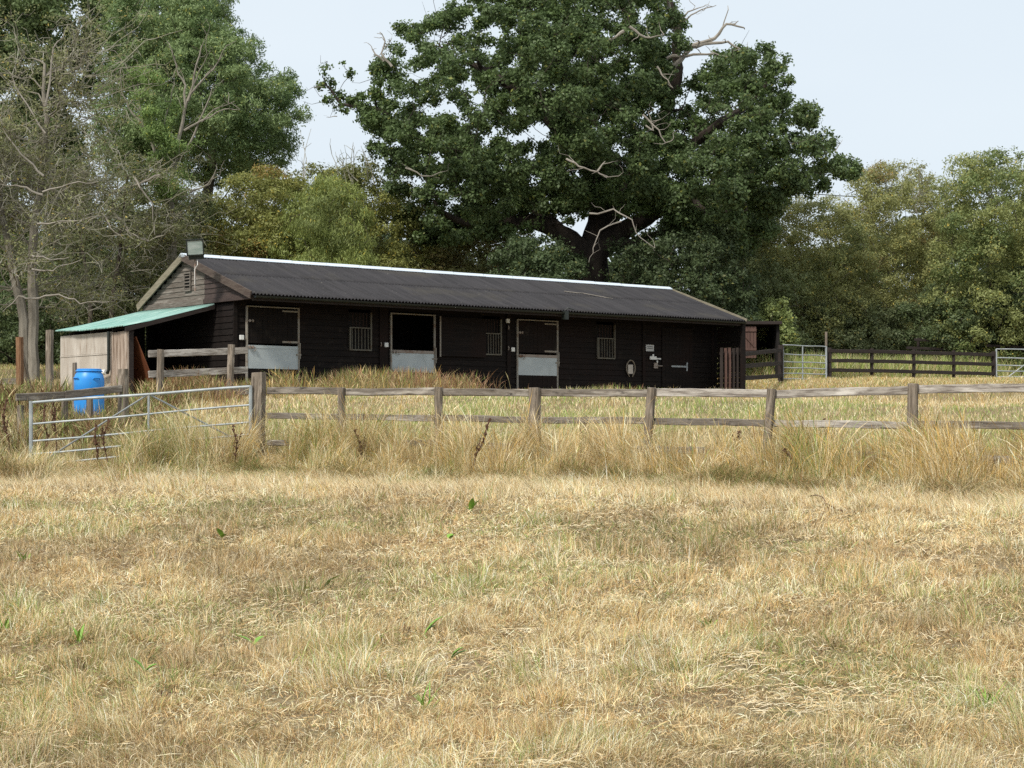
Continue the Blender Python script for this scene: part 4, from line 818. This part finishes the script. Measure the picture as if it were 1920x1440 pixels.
bush('tall leafy green hedge tree at the right edge', 'hedge_tree', 'tree', 1870, 69, [(1740, 410), (1755, 335), (1790, 298), (1840, 276), (1880, 282), (1930, 268), (2040, 290), (2080, 420), (2080, 720), (1750, 720)], 262, (13, 30), 142800, .10, (.29, .32, .12), thick=3, clump=.48, cpb=14, hue=((.18, .23, .085), .3, .8), tr=.18)
bush('dark green bushes behind the paddock fence at the right edge', 'bush', 'bush', 1830, 69.5, [(1660, 620), (1700, 560), (1780, 520), (1860, 500), (1960, 500), (2060, 540), (2060, 720), (1660, 720)], 137, (13, 26), 74800, .11, (0.127, 0.165, 0.073), clump=.48, cpb=14)
bush('shrubby dark understorey behind the long paddock fence', 'bush', 'bush', 1600, 69.5, [(1480, 640), (1520, 570), (1600, 550), (1680, 580), (1720, 640), (1720, 730), (1480, 730)], 87, (12, 24), 47600, .10, (0.154, 0.182, 0.085), clump=.48, cpb=14)
bush('small pale leaved bush beside the shed', 'bush', 'bush', 1450, 62.5, [(1418, 600), (1425, 570), (1460, 555), (1485, 580), (1492, 640), (1480, 700), (1425, 700)], 32, (8, 14), 10200, .12, (0.282, 0.334, 0.122), thick=1, clump=.4, cpb=12, tr=.06)
# bare twig tops
def twigs(name, label, cat, spots, Y):
    t = thing(name, label, cat, base_at(spots[0][0], Y)); org = np.array(t.location); m_ = MB()
    for (x, y0, h, n_) in spots:
        for i in range(n_):
            p = np.array(at(x + rng.normal() * 16, y0, Y)); q = p + np.array([rng.normal() * .35, rng.normal() * .3, h * rng.uniform(.6, 1.15)])
            w_ = wiggle(p, q, 5, .05); m_.tube([a_ - org for a_ in w_], [.028, .024, .02, .016, .012, .007], 4, cap=False)
            for k in (2, 3, 4):
                r_ = w_[k] + unit(1)[0] * .35 + np.array([0, 0, .3]); m_.tube([a_ - org for a_ in wiggle(w_[k], r_, 3, .1)], [.012, .01, .008, .005], 3, cap=False)
    m_.build('twigs', TWIG, t); return t
twigs('bare_sapling', 'bare twiggy top sticking out of the centre of the right hedge', 'sapling', [(1740, 400, 1.9, 7), (1700, 380, 1.6, 3), (1640, 370, 1.5, 4), (1760, 390, 1.4, 4)], 73)
twigs('bare_sapling', 'thin bare sapling against the sky left of the oak', 'sapling', [(578, 400, 2.9, 3), (650, 360, 1.7, 4), (690, 340, 1.2, 4)], 64)
# far wood closing the view
def far_wood():
    P = []
    for x in np.arange(-500, 2500, 48):
        top = 445 + 35 * math.sin(x * .013) + rng.uniform(-22, 22); top = top + (60 if 0 < x < 110 else 0)
        P += [(x + rng.uniform(-30, 30), y, rng.uniform(38, 62)) for y in np.arange(top + 30, 760, 46)]
    P = np.array(P); Yd = 100 + rng.uniform(-5, 9, len(P)); C = np.stack([(P[:, 0] - 960) / F * Yd, Yd, EYE + (HY - P[:, 1]) / F * Yd], 1)
    v, c = leaves(C, P[:, 2] / F * Yd, 230000, .32, (.075, .105, .045), .4, clump=.45, cpb=14, aspect=.7)
    tag(leaf_ob('distant_woodland', [(v, c)], None, (0, 0, 0)), 'dark mass of distant woodland behind the hedge and oak', 'woodland', kind='stuff')
far_wood()
# overhead wire
m = MB(); pa, pb = at(1500, 362, 120), at(2500, 372, 120); m.tube([pa.lerp(pb, t) - Vector((0, 0, 2.2 * math.sin(math.pi * t) * .3)) for t in np.linspace(0, 1, 20)], .03, 5)
tag(m.build('overhead_wire', BLACK), 'thin dark overhead wire crossing the gap above the right hedge', 'wire')

# ------------------------------------------------------------------ grass
def ribbons(x, y, h, w, lean, col, colv=.3, K=2, head=0.0, hcol=None, yaw=None, leandir=None, z0=None, curve=.6, tint=None):
    """n upright tapering blades; lean = horizontal reach as a share of the height"""
    n = len(x); z = ground(x, y) - .01 if z0 is None else z0; yaw = rng.uniform(-1.1, 1.1, n) if yaw is None else yaw
    ld = rng.uniform(0, 2 * math.pi, n) if leandir is None else leandir
    dx, dy = np.cos(ld), np.sin(ld); bx, by = np.cos(yaw), np.sin(yaw); rows = []
    hd = rng.random(n) < head
    for i in range(K + 1):
        t = i / K; rc = t ** (1 + curve); px = x + dx * lean * h * rc; py = y + dy * lean * h * rc; pz = z + h * t * np.sqrt(np.maximum(.05, 1 - (np.minimum(lean, 1) * t * .75) ** 2))
        ww = w * (1 - t * .75) * .5; ww = np.where(hd & (t > .6) & (t < .99), w * 1.0, ww)
        if i == K: rows.append(np.stack([px, py, pz], 1)[:, None])
        else: rows.append(np.stack([np.stack([px - bx * ww, py - by * ww, pz], 1), np.stack([px + bx * ww, py + by * ww, pz], 1)], 1))
    V = np.concatenate(rows, 1); m_ = 2 * K + 1
    lp = []; tot = []
    for i in range(K - 1): lp += [2 * i, 2 * i + 1, 2 * i + 3, 2 * i + 2]; tot.append(4)
    lp += [2 * K - 2, 2 * K - 1, 2 * K]; tot.append(3)
    loops = (np.array(lp)[None] + np.arange(n)[:, None] * m_); tone = 1 + colv * rng.uniform(-1, 1, n)
    c = col * tone[:, None]; c = np.repeat(np.clip(c, .01, .95)[:, None], m_, 1)
    return V.reshape(-1, 3), loops.ravel(), np.tile(tot, n), c.reshape(-1, 3)
def merge(parts):
    V = []; Lp = []; T = []; C = []; o = 0
    for v, l, t, c in parts: V.append(v); Lp.append(l + o); T.append(t); C.append(c); o += len(v)
    return np.concatenate(V), np.concatenate(Lp), np.concatenate(T), np.concatenate(C)
STRAW = np.array([.76, .595, .335]); TAN = np.array([.60, .405, .19]); PALE = np.array([.88, .76, .53]); GREEN = np.array([.25, .32, .09]); AMBER = np.array([.55, .36, .11]); DULL = np.array([.34, .285, .14]); BROWN = np.array([.24, .14, .07])
def pick(n, opts):
    w = np.stack([np.broadcast_to(np.maximum(o[1], 0), n) for o in opts], 1).astype(float); w /= w.sum(1, keepdims=True); cw = np.cumsum(w, 1); r = rng.random(n)[:, None]
    return np.array([o[0] for o in opts])[(r > cw).sum(1).clip(0, len(opts) - 1)]
def band(t, lo, hi): return sm((t - lo) / (hi - lo))
def short_field(n):
    u_ = rng.random(n); y = (5.6 ** -.25 + u_ * (31.5 ** -.25 - 5.6 ** -.25)) ** (-4); x = rng.uniform(-1, 1, n) * (.30 * y + 2.8)
    s = sval(x, y); k = s < 28.9 - .5 * sm(x / 5) + (vnoise(x, y, .8, 4) - .5) * .7; x, y, s = x[k], y[k], s[k]; n = len(x)
    f1 = fbm(x, y, 2.6, 1); f2 = fbm(x, y, .7, 2); f3 = fbm(x, y, 1.4, 6); f4 = vnoise(x, y, .16, 9)
    green = band(f1, .50, .64) * .6 + band(f2, .60, .72) * .7; bare = band(f3, .6, .72)
    f5 = vnoise(x, y, .33, 13); keep = rng.random(n) > bare * .6 + .72 * (1 - band(f4 * .6 + f5 * .4, .28, .52)); x, y, s, f1, f2, f3, f4, green = [q[keep] for q in (x, y, s, f1, f2, f3, f4, green)]; n = len(x)
    mow = band(s, 24.5, 28.5)
    h = (.03 + .13 * f2 ** 2.2 * 1.7 * rng.uniform(.4, 1.5, n)) * (1 + .7 * mow) * (.3 + 1.9 * f4 ** 1.6); w = .0036 * (y / 9) ** .8 * rng.uniform(.6, 1.4, n)
    c = pick(n, [(STRAW, 1.3), (TAN, .8 + 1.8 * band(1 - f3, .5, .62) - mow), (PALE, .85 + 1.5 * mow + band(f2, .5, .7)), (GREEN, .12 + 2.2 * green * (1 - .6 * mow)), (DULL, .3 + .5 * green + .6 * sm((18 - y) / 9)), (BROWN, .10 + .25 * sm((18 - y) / 9) + .35 * (f4 < .4)), (AMBER, .45 * band(1 - f1, .5, .62))])  # lighting-like tone drop towards the camera put into the palette weights
    return ribbons(x, y, h, w, rng.gamma(2, .38, n) * (.5 + f3), c * (.80 + .36 * band(fbm(x, y * .6, 1.5, 71), .36, .62))[:, None], .4, 2, leandir=vnoise(x, y, .22, 7) * 9 + rng.normal(0, .9, n), curve=.5, yaw=rng.uniform(-1.5, 1.5, n))
def thatch(n):
    y = (5.6 ** -.25 + rng.random(n) * (31 ** -.25 - 5.6 ** -.25)) ** (-4); x = rng.uniform(-1, 1, n) * (.30 * y + 2.8); k = sval(x, y) < 29.8; x, y = x[k], y[k]; n = len(x)
    pit = 1 - band(vnoise(x, y, .16, 9) * .6 + vnoise(x, y, .33, 13) * .4, .2, .42); k = rng.random(n) > pit * .6; x, y, pit = x[k], y[k], pit[k]; n = len(x)
    f1 = fbm(x, y, 2.6, 1); f3 = fbm(x, y, 1.4, 6); f = fbm(x, y, .5, 17); g = ground(x, y); L = rng.uniform(.015, .075, n) * (1 + (y - 8) * .03); a_ = rng.uniform(0, 6.28, n); w = .0025 * (y / 9) ** .85 * rng.uniform(.6, 1.4, n)
    c = pick(n, [(STRAW, 1), (TAN, .8), (PALE, .6 + 1.2 * band(f, .53, .68) + .8 * band(sval(x, y), 23, 28)), (DULL, .5 + .9 * sm((18 - y) / 9)), (BROWN, .2 + 1.2 * pit + .8 * band(1 - f, .52, .66) + .35 * sm((18 - y) / 9)), (GREEN, .1 + .9 * band(f1, .52, .66)), (np.array([.12, .085, .05]), .12)])  # near tone drop and shade in the pits put into the straw colour
    c = c * (.80 + .36 * band(fbm(x, y * .6, 1.5, 71), .36, .62))[:, None]
    el = rng.uniform(-.3, .75, n); ex, ey, ez = np.cos(a_) * L, np.sin(a_) * L, el * L; z = g + .004 + .028 * rng.random(n); sx, sy, sz = -np.sin(a_) * w * .5, np.cos(a_) * w * .5, rng.uniform(-.5, .5, n) * w
    j = rng.normal(0, .12, n)
    P = np.stack([np.stack([x - sx, y - sy, z - sz], 1), np.stack([x + sx, y + sy, z + sz], 1), np.stack([x + ex * .5 + sx - ey * j, y + ey * .5 + sy + ex * j, z + ez * .7 + sz], 1), np.stack([x + ex * .5 - sx - ey * j, y + ey * .5 - sy + ex * j, z + ez * .7 - sz], 1), np.stack([x + ex, y + ey, z + ez], 1)], 1)
    lp = np.array([0, 1, 2, 3, 3, 2, 4])[None] + np.arange(n)[:, None] * 5
    return P.reshape(-1, 3), lp.ravel(), np.tile([4, 3], n), np.repeat(np.clip(c * rng.uniform(.65, 1.2, n)[:, None], .01, .95), 5, 0)
def straw_litter(n):
    y = (5.6 ** -.25 + rng.random(n) * (31 ** -.25 - 5.6 ** -.25)) ** (-4); x = rng.uniform(-1, 1, n) * (.30 * y + 2.8); f = fbm(x, y, 1.4, 6); k = (rng.random(n) < .12 + band(f, .54, .68)) & (sval(x, y) < 29.5); x, y, f = x[k], y[k], f[k]; n = len(x)
    L = rng.uniform(.03, .16, n) ; c = pick(n, [(PALE, 1.6), (STRAW, 1.2), (TAN, .5), (DULL, .4)]); g = ground(x, y)
    a_ = rng.normal(0, .9, n) + vnoise(x, y, .6, 66) * 9; w = .0030 * (y / 9) ** .75
    ex, ey = np.cos(a_) * L, np.sin(a_) * L; nx_, ny_ = -np.sin(a_) * w * .5, np.cos(a_) * w * .5; z = g + .012 + rng.random(n) * .03; z2 = ground(x + ex, y + ey) + .012 + rng.random(n) * .035; zm = (z + z2) / 2 + rng.random(n) * .02
    bend = rng.normal(0, .2, n)
    P = np.stack([np.stack([x - nx_, y - ny_, z - w * .3], 1), np.stack([x + nx_, y + ny_, z + w * .3], 1), np.stack([x + ex * .5 + nx_ - ey * bend, y + ey * .5 + ny_ + ex * bend, zm + w * .4], 1), np.stack([x + ex * .5 - nx_ - ey * bend, y + ey * .5 - ny_ + ex * bend, zm - w * .4], 1), np.stack([x + ex, y + ey, z2], 1)], 1)
    lp = np.array([0, 1, 2, 3, 3, 2, 4])[None] + np.arange(n)[:, None] * 5
    return P.reshape(-1, 3), lp.ravel(), np.tile([4, 3], n), np.repeat(np.clip(c * rng.uniform(.75, 1.15, n)[:, None], 0, .95), 5, 0)
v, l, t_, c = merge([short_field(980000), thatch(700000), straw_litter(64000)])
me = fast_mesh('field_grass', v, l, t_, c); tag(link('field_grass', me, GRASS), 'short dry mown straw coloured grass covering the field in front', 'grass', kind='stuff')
def tall_strip():
    P = []
    n = 140000; x = rng.uniform(-13.5, 10.5, n); so = rng.normal(0, .85, n); s = 30.2 + so; y = ys(s, x)
    cl = fbm(x, y, .55, 11); cl2 = fbm(x, y, 1.6, 12); xr = sm((x - 0) / 6)
    keep = rng.random(n) < .2 + 1.1 * band(cl, .40, .57); x, y, s, cl, cl2, xr = [q[keep] for q in (x, y, s, cl, cl2, xr)]; n = len(x)
    edge = 28.3 - .9 * xr + (fbm(x, y * 0, 1.1, 77) - .5) * 2.4; env = (1 - .22 * xr) * (1 - .4 * sm((-5.6 - x) / .8) * (y < 31)) * (.15 + .72 * band(cl, .38, .66) * (.5 + .9 * vnoise(x, y, .25, 61)) ) * sm((s - edge) / 1.3); h = .05 + env * rng.uniform(.5, 1.2, n); left = sm((-4.0 - x) / 1.2)
    gm = band(cl2, .52, .62) + 3 * np.exp(-((x - 3.95) / .3) ** 2) * (s < 30.6) + 1.5 * np.exp(-((x + 3.4) / .5) ** 2) + 1.2 * np.exp(-((x + 6.2) / .8) ** 2)
    c = pick(n, [(STRAW, 1.4), (AMBER, .9 + .8 * xr - .6 * left), (PALE, .7), (GREEN, .15 + .55 * gm + .3 * left), (DULL, .8 + .3 * left), (BROWN, .12)])
    w = .0047 * rng.uniform(.6, 1.3, n)
    P.append(ribbons(x, y, h, w, rng.gamma(2.2, .24, n), c, .38, 5, head=.28, leandir=vnoise(x, y, .45, 63) * 8 + rng.normal(0, .8, n), curve=1.2))
    # matted base
    n = 115000; x = rng.uniform(-13.5, 10.5, n); s = 29.5 - .7 * sm(x / 5) + rng.normal(0, .9, n); y = ys(s, x); cl2 = fbm(x, y, 1.6, 12)
    c = pick(n, [(STRAW, 1.1), (DULL, 1.1), (TAN, .7), (GREEN, .25 + 1.2 * band(cl2, .52, .62)), (PALE, .5), (BROWN, .12)])
    P.append(ribbons(x, y, rng.uniform(.05, .26, n), .0062 * rng.uniform(.6, 1.3, n), rng.uniform(.6, 2.2, n), c, .3, 3, curve=.5))
    # rank darker foot of the strip, lying over towards the field
    n = 42000; x = rng.uniform(-13.5, 10.5, n); s = 28.9 - .9 * sm(x / 5) + (fbm(x, x * 0, 1.1, 77) - .5) * 1.2 + rng.normal(0, .28, n); y = ys(s, x); cl = fbm(x, y * .4, .5, 81)
    k = rng.random(n) < .15 + 1.2 * band(cl, .42, .58); x, y, cl = x[k], y[k], cl[k]; n = len(x)
    c = pick(n, [(DULL, 1.4), (GREEN * .8, .5 + 1.2 * band(fbm(x, y, 1.6, 12), .5, .6)), (TAN * .8, .9), (STRAW, .5), (BROWN, .35)])
    P.append(ribbons(x, y, (.12 + .26 * band(cl, .42, .7)) * rng.uniform(.5, 1.2, n), .0062 * rng.uniform(.6, 1.3, n), rng.gamma(3, .35, n), c, .3, 4, head=.1, leandir=rng.normal(-math.pi * .5, 1.0, n) , curve=1.1))
    # bright upright fringe where the mower stopped
    n = 42000; x = rng.uniform(-12, 9, n); s = 27.6 - .6 * sm(x / 5) + rng.normal(0, .8, n); y = ys(s, x); c = pick(n, [(PALE, 2), (STRAW, 1.3), (TAN, .5), (GREEN, .2)])
    P.append(ribbons(x, y, rng.uniform(.05, .19, n), .0062 * rng.uniform(.6, 1.3, n), rng.uniform(.3, .9, n), c, .2, 2, leandir=rng.normal(math.pi * .95, .6, n)))
    v, l, t_, c = merge(P); me = fast_mesh('tall_grass', v, l, t_, c); tag(link('tall_grass', me, GRASS), 'tall dry seeding grass growing along the weathered rail fence', 'tall grass', kind='stuff')
tall_strip()
def paddock():
    P = []; n = 150000
    x = rng.uniform(-13, 17, n); s = 31.8 + 12 * rng.random(n) ** .9; y = ys(s, x)
    dx = x - CORNER[0]; dy = y - CORNER[1]; a_ = dx * U2[0] + dy * U2[1]; b_ = dx * V2[0] + dy * V2[1]; k = ~((b_ > -.15) & (a_ > -2.4) & (a_ < 16.2) & (b_ < 4.6)); x, y, s = x[k], y[k], s[k]; n = len(x)
    f1 = fbm(x, y, 2.4, 21); f2 = fbm(x, y, .8, 22); g = np.clip(band(f1, .46, .58) + 1.2 * np.exp(-((x + 3.6) / 1.5) ** 2 - ((s - 36.5) / 2.6) ** 2) + .9 * np.exp(-((x - 2.0) / 1.6) ** 2 - ((s - 37) / 1.6) ** 2) + .9 * np.exp(-((x - 5.0) / 1.5) ** 2 - ((s - 38) / 2) ** 2), 0, 1.3); nearF = sm((35 - s) / 3)
    h = (.07 + .12 * f2 + .16 * band(f2, .54, .68)) * rng.uniform(.5, 1.3, n) * (1 - .35 * sm((s - 35) / 4)); w = .0085 * rng.uniform(.6, 1.3, n) * y / 34
    c = pick(n, [(STRAW, 1.3), (PALE, .9), (AMBER, .6 * (1 - g)), (GREEN * 1.2, .2 + 3.0 * g), (DULL, .35)])
    P.append(ribbons(x, y, h, w, rng.uniform(.1, .8, n), c, .25, 3, head=.12, curve=.8))
    # uncut growth against the stable wall
    n = 42000; aa = rng.uniform(-2.6, 16.5, n); bb = -.35 - np.abs(rng.normal(0, .75, n)); cl = vnoise(aa, bb * 0, .5, 31) * .45 + vnoise(aa, bb * 0, 2.0, 33) * .3 +  .08 * np.exp(-((aa - 4.2) / 1.9) ** 2) + .12 * np.exp(-((aa - 11.8) / 1.2) ** 2) + .10; k = rng.random(n) < .12 + 1.1 * band(cl, .42, .66); aa, bb, cl = aa[k], bb[k], cl[k]; n = len(aa)
    x = CORNER[0] + aa * U2[0] + bb * V2[0]; y = CORNER[1] + aa * U2[1] + bb * V2[1]
    h = (.14 + .55 * band(cl, .46, .78)) * rng.uniform(.5, 1.25, n); c = pick(n, [(STRAW, .6), (DULL, 1), (GREEN, .7), (np.array([.34, .19, .12]), .6 + 1.6 * band(vnoise(aa, aa * 0, 1.3, 36), .55, .75)), (BROWN * 1.2, .35 + 1.6 * band(vnoise(aa, aa * 0, 1.3, 35), .6, .75)), (AMBER, .4)])
    P.append(ribbons(x, y, h, .0085 * rng.uniform(.6, 1.3, n), rng.gamma(2, .22, n), c, .35, 5, head=.3, curve=1.2))
    v, l, t_, c = merge(P); me = fast_mesh('paddock_grass', v, l, t_, c); tag(link('paddock_grass', me, GRASS), 'mixed green and straw grass in the paddock between fence and stable', 'grass', kind='stuff')
    P = []; n = 150000
    y = rng.uniform(42, 66, n); x = rng.uniform(3.5, 21, n); k = rng.random(n) < .45; y = np.where(k, rng.uniform(57, 67, n), y); dx = x - CORNER[0]; dy = y - CORNER[1]; a_ = dx * U2[0] + dy * U2[1]; b_ = dx * V2[0] + dy * V2[1]; k = ~((a_ < 16.4) & (b_ > -1.3)) & (sval(x, y) > 43); x, y = x[k], y[k]; n = len(x)
    f2 = fbm(x, y, 1.1, 41); far = sm((y - 59.0 - np.maximum(0, x - 10.5) * .75 - .8) / .8); c = pick(n, [(STRAW, 1.1 - .6 * far), (AMBER, .8 * (1 - far)), (PALE, .4), (GREEN * 1.3, .5 + 2.2 * far), (DULL * 1.2, .6 + .5 * far)])
    P.append(ribbons(x, y, (.06 + .16 * f2 + .85 * far) * rng.uniform(.4, 1.2, n), .011 * rng.uniform(.6, 1.3, n), rng.uniform(.1, .8, n), c, .28, 3, head=.15))
    n = 30000; y = rng.uniform(40, 66, n); x = rng.uniform(-22, -9.5, n) * y / 50; k = sval(x, y) > 33; x, y = x[k], y[k]; n = len(x)
    c = pick(n, [(STRAW, 1), (DULL, .7), (GREEN, .7), (AMBER, .4)]); P.append(ribbons(x, y, rng.uniform(.05, .22, n), .015 * rng.uniform(.6, 1.3, n), rng.uniform(.1, .9, n), c, .28, 2))
    v, l, t_, c = merge(P); me = fast_mesh('far_grass', v, l, t_, c); tag(link('far_grass', me, GRASS), 'rough amber and green grass beyond the stable around the paddock fence', 'grass', kind='stuff')
paddock()
def undergrowth():
    P = []; n = 34000; x = rng.uniform(-11.5, -6.9, n); y = rng.uniform(31.2, 39.5, n); cl = fbm(x, y, .6, 51); k = rng.random(n) < .2 + band(cl, .42, .6); x, y, cl = x[k], y[k], cl[k]; n = len(x)
    red = band(fbm(x, y, 1.3, 52), .48, .58); c = pick(n, [(BROWN * .8, .9 + 1.8 * red), (DULL, 1), (GREEN * .8, 1.2), (STRAW, .5)])
    P.append(ribbons(x, y, (.2 + .5 * band(cl, .4, .65)) * rng.uniform(.4, 1.2, n), .011 * rng.uniform(.6, 1.3, n), rng.uniform(.1, .9, n), c, .3, 3, head=.5))
    v, l, t_, c = merge(P); me = fast_mesh('weeds', v, l, t_, c); tag(link('undergrowth', me, GRASS), 'brown and green weeds tangled around the yard fence behind the gate', 'weeds', kind='stuff')
undergrowth()

# ------------------------------------------------------------------ single plants
def leafpatch(mb_, base_, tip, w, up=(0, 0, 1)):
    b_ = Vector(base_); t = Vector(tip); d = t - b_; s = d.cross(Vector(up)); s = s.normalized() if s.length > 1e-4 else Vector((1, 0, 0)); n_ = s.cross(d).normalized(); L = d.length; v = []
    for i, (k, ww) in enumerate(((0, .1), (.2, .62), (.45, 1), (.7, .85), (.9, .4), (1, .03))):
        c_ = b_ + d * k + n_ * (-.25 * L * k * k + .1 * L * k); wv = w * ww * .5
        v += [c_ - s * wv + n_ * w * .12 * ww, c_, c_ + s * wv + n_ * w * .12 * ww]
    mb_.add(v, [f for i in range(5) for f in ((i * 3, i * 3 + 1, i * 3 + 4, i * 3 + 3), (i * 3 + 1, i * 3 + 2, i * 3 + 5, i * 3 + 4))])
DOCK = mat('dock_leaf', (.18, .34, .05), .55, noise=[((20, 20, 20), 3, .5, .8, (.30, .36, .06))]); DOCKY = mat('yellowing_leaf', (.42, .34, .05), .6, noise=[((12, 12, 12), 3, .45, .7, (.40, .17, .03))])
def ground_at(px, py):
    lo_, hi_ = 5.0, 45.0
    for _ in range(40):
        m_ = (lo_ + hi_) / 2; z = EYE + (HY - py) / F * m_
        if z > gz(gx(px, m_), m_): lo_ = m_
        else: hi_ = m_
    return gx(px, lo_), lo_, gz(gx(px, lo_), lo_)
docks = [(883, 962, 1, 'small dock plant in the field nearest the fence'), (415, 1016, 2, 'tiny green dock sprout left of centre, far in the field'), (611, 1108, 2, 'broad single green dock leaf in the left middle of the field'), (840, 1018, 2, 'small folded green weed in the centre of the field'), (797, 1200, 2, 'small upright green weed left of centre in the near field'),
         (475, 1222, 2, 'broad pale green leaf in the near field, left of centre'), (150, 1208, 3, 'green weed beside a dark hollow at the lower left'), (10, 1188, 3, 'green weed at the left edge of the field'), (843, 1250, 2, 'green yellow dock near the bottom centre'), (45, 1055, 3, 'grassy green weed far left in the field'), (1330, 1185, 3, 'grassy green weed tuft right of centre'), (1850, 1335, 4, 'green weed tuft at the lower right'), (800, 1340, 4, 'green grass tuft low in the middle'), (270, 1275, 2, 'yellow green leaf low on the left')]
for px, py, kd, lab in docks:
    x, y, z = ground_at(px, py); m_ = MB(); nl_ = {1: 3, 2: 2, 3: 7, 4: 22}[kd]
    for i in range(nl_):
        a_ = rng.uniform(0, 6.28); L = {1: .15, 2: .15, 3: .12, 4: .13}[kd] * rng.uniform(.7, 1.2); ww = {1: .075, 2: .075, 3: .02, 4: .007}[kd]
        if i == 0 and kd == 2: a_ = rng.uniform(-.6, .6); ww = .095
        off = rng.normal(size=2) * .006 * (kd - 1); b_ = (off[0], off[1], .01 + .03 * (kd == 2)); leafpatch(m_, b_, (off[0] + math.cos(a_) * L * .6, off[1] + math.sin(a_) * L * .4, .03 + L * rng.uniform(.5, 1)), ww)
    me_ = m_.build('dock_plant' if kd < 3 else 'grass_tuft', DOCK, None, (x, y, z), smooth=True); tag(me_, lab, 'weed', 'green weeds dotted over the mown field')
# dead dock stalks in the long grass
def stalk(px, pyb, top, lab, thick=.009, br_=6, Y=None, leaf_=False):
    if Y is None: x, y, z = ground_at(px, pyb)
    else: x = gx(px, Y); y = Y; z = gz(x, y)
    t = thing('dead_dock', lab, 'dead plant', (x, y, z), 0, 'dead dock stalks in the long grass'); tp = at(top[0], top[1], y) - Vector((x, y, z)); m_ = MB(); pth = wiggle((0, 0, 0), tp, 8, .06); thick *= 1.35; m_.tube(pth, [thick * (1 - .6 * i / 8) for i in range(9)], 6)
    m_.build('stalk', STALK, t); s_ = MB(); s_.tube(pth[3:], [thick * .8] * 6, 5)
    for k in range(3, 9):
        for _ in range(br_):
            a_ = unit(1)[0]; q = pth[k] + a_ * rng.uniform(.012, .035) + np.array([0, 0, .02]); s_.tube([pth[k] + rng.normal(size=3) * .012, q], [.008, .014], 4)
    for k in (3, 4, 5):
        q = pth[k] + np.array([rng.normal() * .07, rng.normal() * .05, .16]); w_ = wiggle(pth[k], q, 4, .08); s_.tube(w_, [thick * .5] * 5, 4)
        for j in (2, 3, 4):
            for _ in range(br_ // 2): s_.tube([w_[j], w_[j] + unit(1)[0] * .025], [.005, .008], 4)
    s_.build('seed_head', STALK, t)
    if leaf_:
        m_ = MB(); leafpatch(m_, pth[3], pth[3] + np.array([.05, -.03, -.10]), .05); leafpatch(m_, pth[1], pth[1] + np.array([.08, -.05, -.08]), .05); m_.build('leaf', DOCKY, t, smooth=True)
for a_ in [(655, 862, (642, 812), 'dead brown dock stalk against the second fence post'), (684, 880, (665, 808), 'rusty dock stalk with yellowing leaf right of the second post', .009, 6, None, True), (880, 895, (918, 788), 'dark branching dead stalk between the third and fourth posts', .013, 7), (1096, 850, (1098, 785), 'dead branched stalk right of the fourth fence post', .009, 5),
           (1378, 880, (1385, 812), 'thin dark dead stalk left of the leaning post'), (1395, 895, (1440, 862), 'dead stalk leaning right below the leaning post', .011, 6), (1520, 900, (1472, 845), 'dead stalk leaning left beyond the leaning post', .011, 6), (1540, 860, (1545, 790), 'rusty dock stalk midway between the right posts', .011, 8), (1705, 870, (1716, 785), 'tangled dark dead plant clinging to the right fence post', .016, 14, None, True),
           (108, 840, (100, 758), 'red brown dead dock behind the gate left part', .012, 9, 31.5), (85, 835, (84, 762), 'red brown dead dock nearest the gate end', .012, 9, 31.6), (15, 835, (12, 752), 'dark red dead weed at the left edge', .014, 12, 31.2), (185, 860, (180, 800), 'dark seed stalk in front of the gate', .009, 7, 29.8), (200, 860, (203, 790), 'curled brown seed stalk in front of the gate middle', .009, 8, 29.7), (440, 870, (438, 800), 'thin brown stalk before the gate near the thick post', .008, 6, 29.8)]:
    stalk(*a_)
for px, py, hh, lab in ((1199, 1175, 22, 'dark dead stub in the right part of the field'), (718, 1222, 26, 'dark dead stub upright left of centre in the near field'), (757, 1195, 20, 'short dead stub right of the upright stub'), (148, 1262, 20, 'leaning dark dead stub at the lower left'), (305, 1318, 16, 'forked dark stub low on the left'), (110, 1100, 14, 'small dark stub far left in the field'), (525, 1180, 14, 'tiny dark stub in the left centre of the field')):
    x, y, z = ground_at(px, py); m_ = MB()
    for i in range(2): tp = (rng.normal() * .015 + i * .012, 0, hh / F * y * (1 - .3 * i) + .02); m_.tube(wiggle((i * .01, 0, -.01), tp, 4, .08), [.004, .004, .0035, .003, .004], 5)
    tag(m_.build('dead_stub', STALK, None, (x, y, z)), lab, 'dead plant', 'dead stubs in the mown field')
m_ = MB(); x0, y0, z0_ = ground_at(1518, 938); x1, y1, z1_ = ground_at(1592, 965)
w_ = wiggle((0, 0, .05), (x1 - x0, y1 - y0, z1_ - z0_ + .03), 8, .04); m_.tube(w_, [.007] * 8 + [.004], 5); tag(m_.build('fallen_stick', STALK, None, (x0, y0, z0_)), 'thin dark fallen stalk lying on the straw right of centre', 'stick')
print('objects', len(bpy.data.objects), 'polys', sum(len(m.polygons) for m in bpy.data.meshes))
